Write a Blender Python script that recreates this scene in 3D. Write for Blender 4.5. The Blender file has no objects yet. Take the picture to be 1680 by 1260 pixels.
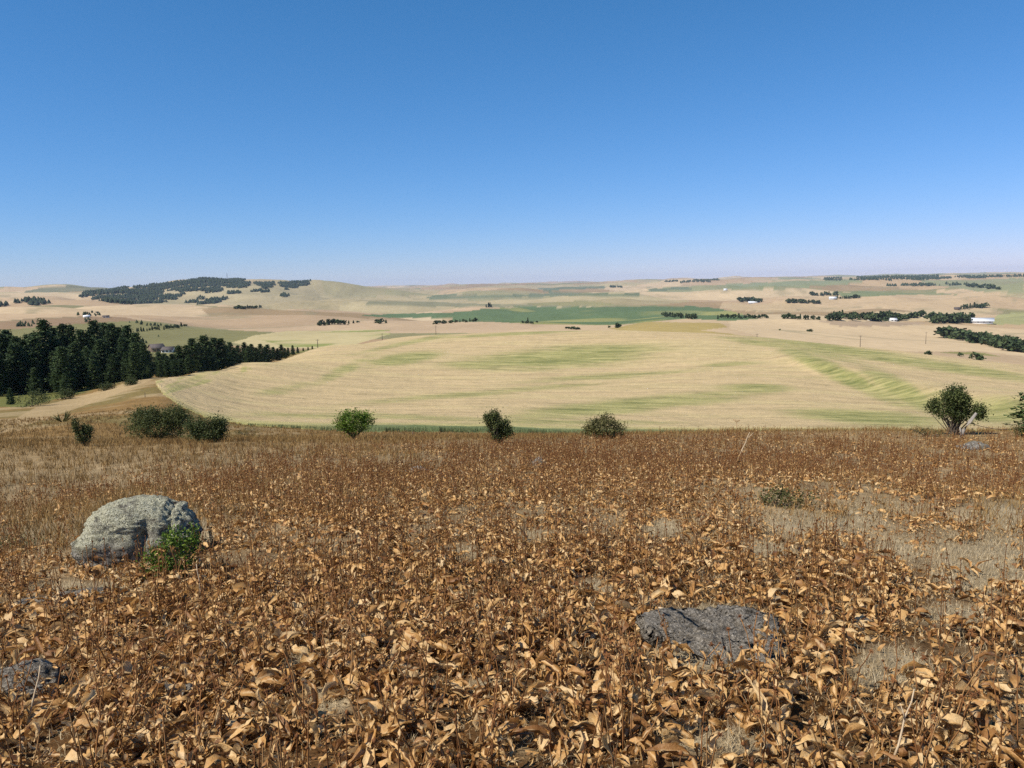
import bpy, bmesh, math, random
import numpy as np
from mathutils import Vector, Matrix, Euler

random.seed(7)
RS = np.random.RandomState(11)
SC = bpy.context.scene
COL = SC.collection

# ------------------------------------------------------------------ camera
EYE = 1.62
FPX = 1269.0                      # focal length in photo pixels (1680 wide)
PITCH = math.atan((630 - 464.5) / FPX)
ROLL = math.atan(0.0215)
cam_d = bpy.data.cameras.new('camera')
cam_d.sensor_fit = 'HORIZONTAL'
cam_d.sensor_width = 36.0
cam_d.lens = 36.0 * FPX / 1680.0
cam_d.clip_start = 0.05
cam_d.clip_end = 80000
cam = bpy.data.objects.new('camera', cam_d)
COL.objects.link(cam)
CAMM = Matrix.Rotation(math.radians(90) - PITCH, 4, 'X') @ Matrix.Rotation(-ROLL, 4, 'Z')
cam.matrix_world = Matrix.Translation((0, 0, EYE)) @ CAMM
SC.camera = cam
CR = np.array(CAMM.to_3x3())

# ------------------------------------------------------------------ light
SUN_AZ = math.radians(-120)        # measured from the view direction, negative = to the left
SUN_EL = math.radians(50)
world = bpy.data.worlds.new('World')
SC.world = world
world.use_nodes = True
wn = world.node_tree.nodes
wl = world.node_tree.links
for n in list(wn):
    wn.remove(n)
wo = wn.new('ShaderNodeOutputWorld')
bg = wn.new('ShaderNodeBackground')
sky = wn.new('ShaderNodeTexSky')
sky.sky_type = 'NISHITA'
sky.sun_disc = False
sky.sun_elevation = SUN_EL
sky.sun_rotation = SUN_AZ
sky.altitude = 900
sky.air_density = 1.0
sky.dust_density = 0.0
sky.ozone_density = 2.6
bg.inputs['Strength'].default_value = 0.083
# camera response of the sky: deeper blue overhead, same mapping over the whole sky
sep = wn.new('ShaderNodeSeparateColor'); cmb = wn.new('ShaderNodeCombineColor')
wl.new(sky.outputs['Color'], sep.inputs[0])
for ch, (k_, e_) in enumerate(((0.35, 1.30), (0.96, 0.87), (1.33, 0.92))):
    pw = wn.new('ShaderNodeMath'); pw.operation = 'POWER'; pw.inputs[1].default_value = e_
    ml = wn.new('ShaderNodeMath'); ml.operation = 'MULTIPLY'; ml.inputs[1].default_value = k_
    wl.new(sep.outputs[ch], pw.inputs[0]); wl.new(pw.outputs[0], ml.inputs[0]); wl.new(ml.outputs[0], cmb.inputs[ch])
wl.new(cmb.outputs[0], bg.inputs['Color'])
wl.new(bg.outputs['Background'], wo.inputs['Surface'])

sun_d = bpy.data.lights.new('sun', 'SUN')
sun_d.energy = 5.0
sun_d.angle = math.radians(0.53)
sun_d.color = (1.0, 0.93, 0.82)
sun = bpy.data.objects.new('sun', sun_d)
COL.objects.link(sun)
sdir = Vector((math.sin(SUN_AZ) * math.cos(SUN_EL), math.cos(SUN_AZ) * math.cos(SUN_EL), math.sin(SUN_EL)))
sun.rotation_euler = sdir.to_track_quat('Z', 'Y').to_euler()
sun.location = (0, 0, 60)

SC.view_settings.view_transform = 'Standard'
SC.view_settings.look = 'None'
SC.view_settings.exposure = 0.40
SC.view_settings.gamma = 1.0
SC.view_settings.use_curve_mapping = False
SC.render.engine = 'CYCLES'
SC.cycles.max_bounces = 5
SC.cycles.diffuse_bounces = 2
SC.cycles.glossy_bounces = 1
SC.cycles.transmission_bounces = 3
SC.cycles.transparent_max_bounces = 4
SC.cycles.volume_bounces = 0
SC.cycles.use_denoising = False

# ------------------------------------------------------------------ helpers
def unproj(px, py):
    """direction of a photo pixel, scaled to horizontal length 1"""
    px = np.asarray(px, float); py = np.asarray(py, float)
    d = np.stack([(px - 840) / FPX, (630 - py) / FPX, -np.ones_like(px + py)], -1) @ CR.T
    h = np.hypot(d[..., 0], d[..., 1])
    return d / h[..., None]

def proj(P):
    q = (np.asarray(P, float) - np.array([0, 0, EYE])) @ CR
    w = np.where(q[..., 2] < -1e-4, -q[..., 2], np.nan)
    return 840 + FPX * q[..., 0] / w, 630 - FPX * q[..., 1] / w

def az_of_x(x):
    d = unproj(x, np.full(np.shape(x), 600.0))
    return np.arctan2(d[..., 0], d[..., 1])

def sstep(a, b, x):
    t = np.clip((x - a) / (b - a), 0, 1)
    return t * t * (3 - 2 * t)

def _h(ix, iy, s):
    n = (ix * 374761393 + iy * 668265263 + s * 1442695041) & 0xffffffff
    n = ((n ^ (n >> 13)) * 1274126177) & 0xffffffff
    return ((n ^ (n >> 16)) & 0xffff) / 65535.0

def vnoise(x, y, s=0):
    x = np.asarray(x, float); y = np.asarray(y, float)
    ix = np.floor(x).astype(np.int64); iy = np.floor(y).astype(np.int64)
    fx = x - ix; fy = y - iy
    fx = fx * fx * fx * (fx * (fx * 6 - 15) + 10); fy = fy * fy * fy * (fy * (fy * 6 - 15) + 10)
    a = _h(ix, iy, s); b = _h(ix + 1, iy, s); c = _h(ix, iy + 1, s); d = _h(ix + 1, iy + 1, s)
    return (a * (1 - fx) + b * fx) * (1 - fy) + (c * (1 - fx) + d * fx) * fy

def fbm(x, y, s=0, o=4, g=0.5):
    v = 0; a = 1; t = 0
    for k in range(o):
        v = v + a * vnoise(x * 2 ** k + 17.3 * k, y * 2 ** k - 9.1 * k, s + k)
        t += a; a *= g
    return v / t

def in_poly(x, y, poly):
    inside = np.zeros(np.shape(x), bool)
    n = len(poly)
    for i in range(n):
        x0, y0 = poly[i]; x1, y1 = poly[(i + 1) % n]
        if y0 == y1:
            continue
        c = ((y0 > y) != (y1 > y)) & (x < (x1 - x0) * (y - y0) / (y1 - y0) + x0)
        inside ^= c
    return inside

def tag(o, label=None, cat=None, group=None, kind=None):
    if label: o['label'] = label
    if cat: o['category'] = cat
    if group: o['group'] = group
    if kind: o['kind'] = kind
    return o

def empty(name, loc=(0, 0, 0), rz=0.0):
    o = bpy.data.objects.new(name, None)
    o.empty_display_size = 0.2
    o.location = loc
    o.rotation_euler = (0, 0, rz)
    COL.objects.link(o)
    return o

def link(name, me, parent=None, loc=None, mat4=None):
    o = bpy.data.objects.new(name, me)
    COL.objects.link(o)
    if parent is not None:
        o.parent = parent
    if mat4 is not None:
        o.matrix_basis = mat4
    elif loc is not None:
        o.location = loc
    return o

def mesh_np(name, V, F, mats, midx=None, attrs=None, colors=None, smooth=False):
    """V (N,3), F (M,3) or (M,4) or a list of both"""
    Fs = F if isinstance(F, list) else [F]
    Fs = [np.asarray(f, np.int32) for f in Fs if len(f)]
    me = bpy.data.meshes.new(name)
    V = np.ascontiguousarray(V, np.float32)
    me.vertices.add(len(V))
    me.vertices.foreach_set('co', V.ravel())
    lv = np.concatenate([f.ravel() for f in Fs])
    cnt = np.concatenate([np.full(len(f), f.shape[1], np.int32) for f in Fs])
    st = np.concatenate([[0], np.cumsum(cnt)[:-1]]).astype(np.int32)
    me.loops.add(len(lv))
    me.loops.foreach_set('vertex_index', lv.astype(np.int32))
    me.polygons.add(len(cnt))
    me.polygons.foreach_set('loop_start', st)
    if midx is not None:
        me.polygons.foreach_set('material_index', np.asarray(midx, np.int32))
    if smooth:
        me.polygons.foreach_set('use_smooth', np.ones(len(cnt), bool))
    for m in (mats if isinstance(mats, (list, tuple)) else [mats]):
        me.materials.append(m)
    if attrs:
        for k, a in attrs.items():
            at = me.attributes.new(k, 'FLOAT', 'POINT')
            at.data.foreach_set('value', np.ascontiguousarray(a, np.float32))
    if colors:
        for k, a in colors.items():
            at = me.color_attributes.new(k, 'FLOAT_COLOR', 'POINT')
            c4 = np.ones((len(V), 4), np.float32); c4[:, :3] = a
            at.data.foreach_set('color', c4.ravel())
    me.update(calc_edges=True)
    me.validate()
    return me

class MB:
    """collects vertices and faces of one mesh"""
    def __init__(s):
        s.v = []; s.t = []; s.q = []; s.n = 0; s.a = []
    def add(s, V, T=None, Q=None, rnd=0.0):
        V = np.asarray(V, float)
        if T is not None and len(T): s.t.append(np.asarray(T) + s.n)
        if Q is not None and len(Q): s.q.append(np.asarray(Q) + s.n)
        s.v.append(V); s.n += len(V)
        s.a.append(np.broadcast_to(np.asarray(rnd, float), (len(V),)))
    def tube(s, pts, rad, sides=5, rnd=0.0, cap=True):
        pts = np.asarray(pts, float); n = len(pts)
        rad = np.broadcast_to(np.asarray(rad, float), (n,))
        tan = np.gradient(pts, axis=0)
        tan /= np.linalg.norm(tan, axis=1)[:, None] + 1e-9
        up = np.where(np.abs(tan[:, 2:3]) > 0.9, np.array([[1., 0, 0]]), np.array([[0, 0, 1.]]))
        a = np.cross(tan, up); a /= np.linalg.norm(a, axis=1)[:, None] + 1e-9
        b = np.cross(tan, a)
        th = np.arange(sides) * 2 * math.pi / sides
        V = pts[:, None] + rad[:, None, None] * (np.cos(th)[None, :, None] * a[:, None] + np.sin(th)[None, :, None] * b[:, None])
        V = V.reshape(-1, 3)
        Q = []
        for i in range(n - 1):
            for k in range(sides):
                k2 = (k + 1) % sides
                Q.append((i * sides + k, i * sides + k2, (i + 1) * sides + k2, (i + 1) * sides + k))
        T = []
        if cap:
            V = np.vstack([V, pts[:1], pts[-1:]])
            for k in range(sides):
                k2 = (k + 1) % sides
                T.append((n * sides, k2, k)); T.append((n * sides + 1, (n - 1) * sides + k, (n - 1) * sides + k2))
        s.add(V, T, Q, rnd)
    def box(s, c, h, rz=0.0, rnd=0.0):
        c = np.asarray(c, float); h = np.asarray(h, float)
        sg = np.array([(-1, -1, -1), (1, -1, -1), (1, 1, -1), (-1, 1, -1), (-1, -1, 1), (1, -1, 1), (1, 1, 1), (-1, 1, 1)], float)
        V = sg * h
        ca, sa = math.cos(rz), math.sin(rz)
        V = np.stack([V[:, 0] * ca - V[:, 1] * sa, V[:, 0] * sa + V[:, 1] * ca, V[:, 2]], 1) + c
        s.add(V, None, [(0, 3, 2, 1), (4, 5, 6, 7), (0, 1, 5, 4), (1, 2, 6, 5), (2, 3, 7, 6), (3, 0, 4, 7)], rnd)
    def mesh(s, name, mat, smooth=False):
        F = []
        if s.t: F.append(np.vstack(s.t))
        if s.q: F.append(np.vstack(s.q))
        return mesh_np(name, np.vstack(s.v), F, mat, attrs={'rnd': np.concatenate(s.a)}, smooth=smooth)
    def build(s, name, mat, parent=None, smooth=False):
        return link(name, s.mesh(name, mat, smooth), parent)

# ------------------------------------------------------------------ materials
def new_mat(name):
    m = bpy.data.materials.new(name)
    m.use_nodes = True
    nt = m.node_tree
    for n in list(nt.nodes):
        nt.nodes.remove(n)
    out = nt.nodes.new('ShaderNodeOutputMaterial')
    return m, nt, out

def N(nt, t, **kw):
    n = nt.nodes.new(t)
    for k, v in kw.items():
        if k == 'inp':
            for a, b in v.items():
                n.inputs[a].default_value = b
        else:
            setattr(n, k, v)
    return n

def ramp(nt, stops, fac, interp='LINEAR'):
    r = nt.nodes.new('ShaderNodeValToRGB')
    e = r.color_ramp
    e.interpolation = interp
    while len(e.elements) < len(stops):
        e.elements.new(0.5)
    for el, (p, c) in zip(e.elements, stops):
        el.position = p
        el.color = (c[0], c[1], c[2], 1)
    nt.links.new(fac, r.inputs[0])
    return r.outputs[0]

def mix(nt, a, b, f, mode='MIX'):
    m = nt.nodes.new('ShaderNodeMix')
    m.data_type = 'RGBA'; m.blend_type = mode
    for sock, v in ((m.inputs[6], a), (m.inputs[7], b), (m.inputs[0], f)):
        if isinstance(v, (int, float)): sock.default_value = v
        elif isinstance(v, tuple): sock.default_value = (*v, 1)
        else: nt.links.new(v, sock)
    return m.outputs[2]

def noise(nt, scale, detail=4, rough=0.55, vec=None, dist=0.0, sc=None):
    n = nt.nodes.new('ShaderNodeTexNoise')
    n.inputs['Scale'].default_value = scale
    n.inputs['Detail'].default_value = detail
    n.inputs['Roughness'].default_value = rough
    n.inputs['Distortion'].default_value = dist
    if vec is not None:
        if sc is not None:
            mp = nt.nodes.new('ShaderNodeMapping')
            mp.inputs['Scale'].default_value = sc
            nt.links.new(vec, mp.inputs['Vector'])
            vec = mp.outputs[0]
        nt.links.new(vec, n.inputs['Vector'])
    return n.outputs['Fac']

def math_n(nt, op, a, b=None):
    m = nt.nodes.new('ShaderNodeMath'); m.operation = op
    for i, v in enumerate((a, b)):
        if v is None: continue
        if isinstance(v, (int, float)): m.inputs[i].default_value = v
        else: nt.links.new(v, m.inputs[i])
    return m.outputs[0]

def geo_pos(nt):
    return nt.nodes.new('ShaderNodeNewGeometry').outputs['Position']

def obj_pos(nt):
    return nt.nodes.new('ShaderNodeTexCoord').outputs['Object']

def surface(nt, out, color, rough=0.85, bump=None, bstr=0.4, bdist=0.02, spec=0.25, trans=0.0, tcol=None):
    p = nt.nodes.new('ShaderNodeBsdfPrincipled')
    if isinstance(color, tuple): p.inputs['Base Color'].default_value = (*color, 1)
    else: nt.links.new(color, p.inputs['Base Color'])
    p.inputs['Roughness'].default_value = rough
    p.inputs['Specular IOR Level'].default_value = spec
    if bump is not None:
        b = nt.nodes.new('ShaderNodeBump')
        b.inputs['Strength'].default_value = bstr
        b.inputs['Distance'].default_value = bdist
        nt.links.new(bump, b.inputs['Height'])
        nt.links.new(b.outputs[0], p.inputs['Normal'])
    sh = p.outputs[0]
    if trans > 0:
        t = nt.nodes.new('ShaderNodeBsdfTranslucent')
        c = tcol if tcol is not None else color
        if isinstance(c, tuple): t.inputs['Color'].default_value = (*c, 1)
        else: nt.links.new(c, t.inputs['Color'])
        mx = nt.nodes.new('ShaderNodeMixShader')
        mx.inputs[0].default_value = trans
        nt.links.new(sh, mx.inputs[1]); nt.links.new(t.outputs[0], mx.inputs[2])
        sh = mx.outputs[0]
    nt.links.new(sh, out.inputs['Surface'])

def rnd_node(nt):
    """one random number per object or, in the big joined meshes, per piece"""
    a = N(nt, 'ShaderNodeAttribute', attribute_name='rnd')
    o = nt.nodes.new('ShaderNodeObjectInfo')
    return math_n(nt, 'FRACT', math_n(nt, 'ADD', a.outputs['Fac'], o.outputs['Random']))

def simple_mat(name, stops, nscale=3.0, rough=0.85, trans=0.0, spec=0.2, mixrnd=0.6, bump=0.0, local=True, detail=4):
    m, nt, out = new_mat(name)
    v = obj_pos(nt) if local else geo_pos(nt)
    nz = noise(nt, nscale, detail, 0.6, v)
    f = nz
    if mixrnd > 0:
        r = rnd_node(nt)
        f = math_n(nt, 'ADD', math_n(nt, 'MULTIPLY', r, mixrnd), math_n(nt, 'MULTIPLY', nz, 1 - mixrnd))
    c = ramp(nt, stops, f)
    surface(nt, out, c, rough, nz if bump else None, 0.6, bump, spec, trans)
    return m

LEAF_STOPS = [(0.0, (0.075, 0.028, 0.009)), (0.20, (0.185, 0.078, 0.022)), (0.42, (0.345, 0.175, 0.055)),
              (0.62, (0.54, 0.305, 0.105)), (0.78, (0.66, 0.415, 0.165)), (1.0, (0.72, 0.52, 0.27))]
def leaf_material():
    m, nt, out = new_mat('dry_leaf')
    v = geo_pos(nt)
    r = rnd_node(nt)
    n1 = noise(nt, 16, 5, 0.65, v)
    n2 = noise(nt, 90, 3, 0.6, v)
    f = math_n(nt, 'ADD', math_n(nt, 'MULTIPLY', r, 0.80), math_n(nt, 'MULTIPLY', n1, 0.70))
    f = math_n(nt, 'SUBTRACT', f, 0.14)
    c = ramp(nt, LEAF_STOPS, f)
    spots = ramp(nt, [(0.0, (0.5, 0.42, 0.36)), (0.40, (0.85, 0.8, 0.76)), (0.55, (1, 1, 1))], n2)
    c = mix(nt, c, spots, 0.8, 'MULTIPLY')
    mr = N(nt, 'ShaderNodeAttribute', attribute_name='rib').outputs['Fac']
    c = mix(nt, c, (0.66, 0.48, 0.26), math_n(nt, 'MULTIPLY', ramp(nt, [(0.55, (0, 0, 0)), (0.85, (1, 1, 1))], mr), 0.6))
    surface(nt, out, c, 0.5, n2, 0.7, 0.006, 0.35, 0.30)
    return m

M = {}
M['leaf'] = leaf_material()
M['stem'] = simple_mat('dry_stem', [(0.1, (0.11, 0.042, 0.014)), (0.55, (0.25, 0.115, 0.040)), (0.95, (0.45, 0.28, 0.12))], 20, local=False)
M['head'] = simple_mat('seed_head', [(0.1, (0.06, 0.022, 0.008)), (0.6, (0.16, 0.066, 0.022)), (0.95, (0.30, 0.14, 0.05))], 120, local=False, mixrnd=0.4)
M['straw'] = simple_mat('straw_grass', [(0.05, (0.13, 0.085, 0.045)), (0.35, (0.32, 0.235, 0.125)), (0.7, (0.50, 0.40, 0.245)), (1.0, (0.60, 0.52, 0.38))], 0.6, local=False, mixrnd=0.65, trans=0.2)
M['brown_grass'] = simple_mat('brown_grass', [(0.05, (0.105, 0.056, 0.018)), (0.4, (0.225, 0.132, 0.046)), (0.7, (0.34, 0.222, 0.085)), (1.0, (0.45, 0.33, 0.165))], 0.12, local=False, mixrnd=0.5, trans=0.2)
M['pine'] = simple_mat('pine_needles', [(0.1, (0.012, 0.026, 0.009)), (0.5, (0.032, 0.058, 0.017)), (0.95, (0.085, 0.118, 0.032))], 0.5, mixrnd=0.6, trans=0.12, rough=0.7)
M['bark'] = simple_mat('bark', [(0.2, (0.05, 0.035, 0.025)), (0.7, (0.13, 0.09, 0.065))], 6, mixrnd=0.2)
M['greybark'] = simple_mat('grey_bark', [(0.2, (0.055, 0.04, 0.03)), (0.8, (0.17, 0.135, 0.10))], 14, mixrnd=0.2)
M['bush_dark'] = simple_mat('bush_leaves_dark', [(0.1, (0.022, 0.032, 0.010)), (0.5, (0.062, 0.082, 0.024)), (0.95, (0.150, 0.160, 0.052))], 2.0, mixrnd=0.75, trans=0.25, rough=0.6)
M['bush_olive'] = simple_mat('bush_leaves_olive', [(0.1, (0.045, 0.048, 0.015)), (0.5, (0.098, 0.100, 0.032)), (0.95, (0.20, 0.175, 0.068))], 2.0, mixrnd=0.75, trans=0.25, rough=0.6)
M['bush_green'] = simple_mat('bush_leaves_green', [(0.1, (0.030, 0.066, 0.008)), (0.5, (0.080, 0.150, 0.016)), (0.95, (0.210, 0.270, 0.040))], 2.0, mixrnd=0.75, trans=0.3, rough=0.55)
M['far_tree'] = simple_mat('far_tree', [(0.1, (0.020, 0.034, 0.014)), (0.5, (0.044, 0.066, 0.025)), (0.95, (0.092, 0.115, 0.044))], 0.3, mixrnd=0.6)
M['far_woods'] = simple_mat('far_woods', [(0.1, (0.010, 0.018, 0.008)), (0.5, (0.022, 0.035, 0.015)), (0.95, (0.045, 0.062, 0.024))], 0.05, mixrnd=0.6)
M['wood'] = simple_mat('weathered_wood', [(0.2, (0.14, 0.12, 0.10)), (0.8, (0.34, 0.305, 0.265))], 18, mixrnd=0.1, bump=0.006)
M['pole'] = simple_mat('pole_wood', [(0.2, (0.07, 0.05, 0.038)), (0.8, (0.14, 0.105, 0.08))], 2, mixrnd=0.1)
M['twig'] = simple_mat('bleached_twig', [(0.2, (0.36, 0.26, 0.15)), (0.8, (0.56, 0.45, 0.31))], 30, mixrnd=0.3)
M['wire'] = simple_mat('rusty_wire', [(0.2, (0.05, 0.035, 0.028)), (0.8, (0.10, 0.075, 0.06))], 30, mixrnd=0.0)
M['white_wall'] = simple_mat('white_paint', [(0.2, (0.68, 0.68, 0.66)), (0.8, (0.80, 0.80, 0.79))], 0.5, mixrnd=0.0)
M['metal_roof'] = simple_mat('pale_metal_roof', [(0.2, (0.66, 0.68, 0.70)), (0.8, (0.78, 0.79, 0.80))], 0.4, mixrnd=0.0, rough=0.5)
M['dark_roof'] = simple_mat('dark_shingle_roof', [(0.2, (0.06, 0.05, 0.05)), (0.8, (0.13, 0.11, 0.10))], 1.0, mixrnd=0.0)
M['brown_wall'] = simple_mat('brown_boards', [(0.2, (0.12, 0.085, 0.06)), (0.8, (0.22, 0.165, 0.12))], 1.0, mixrnd=0.0)
M['glass'] = simple_mat('window_glass', [(0.2, (0.02, 0.025, 0.03)), (0.8, (0.04, 0.045, 0.05))], 1.0, rough=0.1, mixrnd=0.0, spec=0.5)

def rock_material(name, lichen, base, crown=None):
    m, nt, out = new_mat(name)
    v = obj_pos(nt)
    big = noise(nt, 3.2, 6, 0.62, v, 0.4)
    mid = noise(nt, 13, 6, 0.7, v, 0.3)
    fine = noise(nt, 60, 5, 0.7, v)
    vor = N(nt, 'ShaderNodeTexVoronoi', inp={'Scale': 30.0, 'Randomness': 1.0})
    nt.links.new(v, vor.inputs['Vector'])
    b = ramp(nt, base, mid)
    l = ramp(nt, lichen, fine)
    lf = ramp(nt, [(0.40, (0, 0, 0)), (0.52, (1, 1, 1))], math_n(nt, 'ADD', math_n(nt, 'MULTIPLY', big, 0.6), math_n(nt, 'MULTIPLY', mid, 0.45)))
    if crown:                                  # lichen colour gives way to darker stone lower down, ragged limit
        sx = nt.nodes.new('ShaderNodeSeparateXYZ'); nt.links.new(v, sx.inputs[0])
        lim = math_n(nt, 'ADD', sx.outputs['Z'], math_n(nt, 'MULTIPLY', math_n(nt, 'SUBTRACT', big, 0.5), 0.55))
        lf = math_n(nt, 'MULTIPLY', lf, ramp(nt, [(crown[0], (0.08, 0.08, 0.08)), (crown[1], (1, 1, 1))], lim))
    c = mix(nt, b, l, lf)
    pits = ramp(nt, [(0.0, (0.06, 0.06, 0.06)), (0.18, (0.18, 0.18, 0.17)), (0.27, (1, 1, 1))], vor.outputs['Distance'])
    pf = ramp(nt, [(0.38, (0, 0, 0)), (0.50, (1, 1, 1))], noise(nt, 9, 4, 0.6, v))
    c = mix(nt, c, pits, pf, 'MULTIPLY')
    wh = ramp(nt, [(0.66, (0, 0, 0)), (0.72, (1, 1, 1))], noise(nt, 20, 5, 0.7, v, 0.6))
    c = mix(nt, c, (0.54, 0.51, 0.47), math_n(nt, 'MULTIPLY', wh, 0.75))
    hgt = math_n(nt, 'ADD', mid, math_n(nt, 'MULTIPLY', fine, 0.5))
    surface(nt, out, c, 0.95, hgt, 1.0, 0.06, 0.04)
    return m
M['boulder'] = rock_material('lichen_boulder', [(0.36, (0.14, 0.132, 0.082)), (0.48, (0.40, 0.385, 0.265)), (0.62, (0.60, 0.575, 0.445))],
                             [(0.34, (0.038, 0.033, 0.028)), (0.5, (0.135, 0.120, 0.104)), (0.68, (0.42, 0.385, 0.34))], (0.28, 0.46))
M['slab'] = rock_material('grey_slab', [(0.38, (0.115, 0.098, 0.076)), (0.52, (0.25, 0.220, 0.178)), (0.66, (0.48, 0.43, 0.36))],
                          [(0.35, (0.024, 0.019, 0.014)), (0.5, (0.095, 0.080, 0.062)), (0.66, (0.25, 0.215, 0.17))])

# ------------------------------------------------------------------ terrain
# ridge and slope profile, per photo column: (ground distance in m, photo row at which that ground shows)
CTRL = {
 -150: [(46, 742), (70, 733), (100, 720), (150, 695), (200, 678), (280, 652), (400, 628), (700, 590), (1000, 545), (1300, 526), (1600, 536), (2200, 522), (3200, 510), (4500, 497), (6000, 489), (8000, 500), (12000, 490), (25000, 487.5)],
 100: [(46, 738), (60, 722), (80, 705), (110, 690), (150, 675), (190, 661), (230, 649), (300, 628), (420, 600), (600, 575), (900, 546), (1300, 522), (1600, 528), (2200, 514), (3200, 503), (4500, 490), (6000, 484), (9000, 470), (11000, 484), (14000, 485), (25000, 482)],
 250: [(46, 733), (60, 724), (80, 706), (110, 680), (150, 655), (190, 633), (215, 624), (250, 619), (300, 622), (400, 610), (550, 590), (700, 574), (900, 552), (1200, 531), (1400, 525), (1700, 528), (2200, 516), (3200, 508), (4500, 499), (5500, 478), (6500, 465), (8000, 482), (14000, 481), (25000, 479)],
 330: [(46, 731), (60, 723), (80, 710), (105, 693), (150, 668), (200, 643), (250, 622), (300, 610), (350, 613), (450, 602), (600, 585), (800, 566), (1000, 550), (1300, 537), (1500, 532), (1800, 529), (2300, 520), (3200, 508), (4500, 495), (5500, 475), (6500, 458), (8000, 480), (14000, 480), (25000, 477)],
 400: [(46, 729), (60, 722), (80, 712), (105, 699), (150, 680), (200, 657), (260, 630), (330, 604), (365, 597), (420, 600), (550, 590), (700, 577), (900, 559), (1100, 548), (1500, 535), (2200, 522), (3000, 509), (4500, 492), (5500, 475), (6500, 460), (8000, 478), (14000, 478), (25000, 475.5)],
 550: [(46, 726), (70, 717), (100, 708), (150, 690), (200, 670), (280, 635), (380, 602), (470, 580), (560, 568), (640, 571), (800, 561), (1000, 549), (1400, 536), (2000, 527), (3000, 511), (4500, 495), (6000, 482), (7000, 467.5), (9000, 477), (14000, 476), (25000, 472)],
 700: [(46, 724), (70, 716.5), (105, 709.5), (150, 692), (200, 672), (280, 640), (380, 607), (480, 578), (600, 559), (700, 552), (800, 554), (1100, 543), (1500, 534), (2200, 525), (2800, 515), (3500, 503), (5000, 490), (8000, 479), (14000, 472.5), (25000, 469)],
 850: [(46, 722), (65, 716), (80, 714.5), (110, 712), (150, 694), (200, 671), (280, 641), (380, 608), (480, 579), (600, 551), (690, 546), (780, 549), (1100, 541), (1500, 533), (2100, 529), (2600, 518), (3300, 502), (5000, 487), (8000, 475), (14000, 469), (25000, 465.5)],
 1000: [(46, 717), (60, 714), (80, 714.5), (120, 714), (160, 696), (220, 666), (300, 635), (400, 603), (500, 574), (620, 548), (700, 543.5), (780, 546), (950, 540), (1250, 535), (1600, 537), (2000, 528), (2600, 513), (3300, 500), (5000, 485), (8000, 473), (14000, 465), (25000, 462)],
 1150: [(46, 713), (58, 711.5), (75, 714), (125, 716), (170, 697), (230, 666), (310, 632), (400, 600), (500, 570), (600, 551), (660, 548), (740, 551), (850, 542), (1000, 530), (1150, 534), (1600, 527), (2200, 519), (2800, 510), (4000, 495), (6000, 480), (9000, 468), (15000, 461), (25000, 458.5)],
 1300: [(46, 711), (58, 709.5), (75, 713), (130, 716), (170, 699), (230, 670), (300, 640), (380, 611), (460, 588), (540, 570), (610, 561), (700, 566), (800, 562), (1000, 548), (1300, 535), (1700, 524), (2000, 523), (2500, 514), (3300, 500), (5000, 483), (8000, 468), (14000, 459), (25000, 455)],
 1450: [(46, 710), (58, 709), (75, 713), (130, 716), (170, 702), (220, 682), (280, 660), (340, 638), (390, 618), (440, 603), (500, 588), (570, 576), (660, 583), (800, 574), (1000, 560), (1300, 545), (1700, 531), (2100, 524), (2600, 514), (3500, 497), (5500, 478), (8000, 466), (14000, 456), (25000, 452)],
 1600: [(46, 712), (58, 711), (75, 716), (130, 718), (170, 707), (220, 691), (280, 668), (340, 646), (400, 627), (460, 610), (520, 598), (560, 593), (640, 599), (760, 586), (950, 572), (1200, 558), (1600, 540), (2000, 529), (2500, 520), (3300, 500), (5000, 480), (8000, 465), (14000, 453), (25000, 448.7)],
 1850: [(46, 712), (58, 711), (75, 717), (130, 720), (170, 711), (220, 697), (280, 677), (340, 660), (400, 645), (470, 628), (540, 618), (600, 614), (680, 619), (800, 602), (1000, 582), (1300, 560), (1700, 542), (2500, 518), (3500, 496), (5500, 473), (8000, 459), (14000, 447), (25000, 443.3)],
}
SLOPE = 0.172
LR = np.linspace(math.log(0.3), math.log(25000), 900)
def pchip(xk, yk, x):
    xk = np.asarray(xk, float); yk = np.asarray(yk, float)
    h = np.diff(xk); d = np.diff(yk) / h
    m = np.zeros_like(yk)
    w1 = 2 * h[1:] + h[:-1]; w2 = h[1:] + 2 * h[:-1]
    ok = d[:-1] * d[1:] > 0
    m[1:-1][ok] = ((w1 + w2)[ok]) / (w1[ok] / d[:-1][ok] + w2[ok] / d[1:][ok])
    m[0] = d[0]; m[-1] = d[-1]
    i = np.clip(np.searchsorted(xk, x) - 1, 0, len(xk) - 2)
    t = (x - xk[i]) / h[i]
    return ((1 + 2 * t) * (1 - t) ** 2 * yk[i] + t * (1 - t) ** 2 * h[i] * m[i] + t * t * (3 - 2 * t) * yk[i + 1] + t * t * (t - 1) * h[i] * m[i + 1])
_xs = sorted(CTRL)
_az = [float(az_of_x(np.array(float(x)))) for x in _xs]
_rows = []
for x in _xs:
    rk = [0.3, 1, 3, 8, 18, 28]; zk = [-SLOPE * r for r in rk]
    for r, y in CTRL[x]:
        rk.append(r); zk.append(EYE + r * float(unproj(float(x), float(y))[2]))
    _rows.append(pchip(np.log(rk), zk, LR))
_rows = np.array(_rows)
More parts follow.
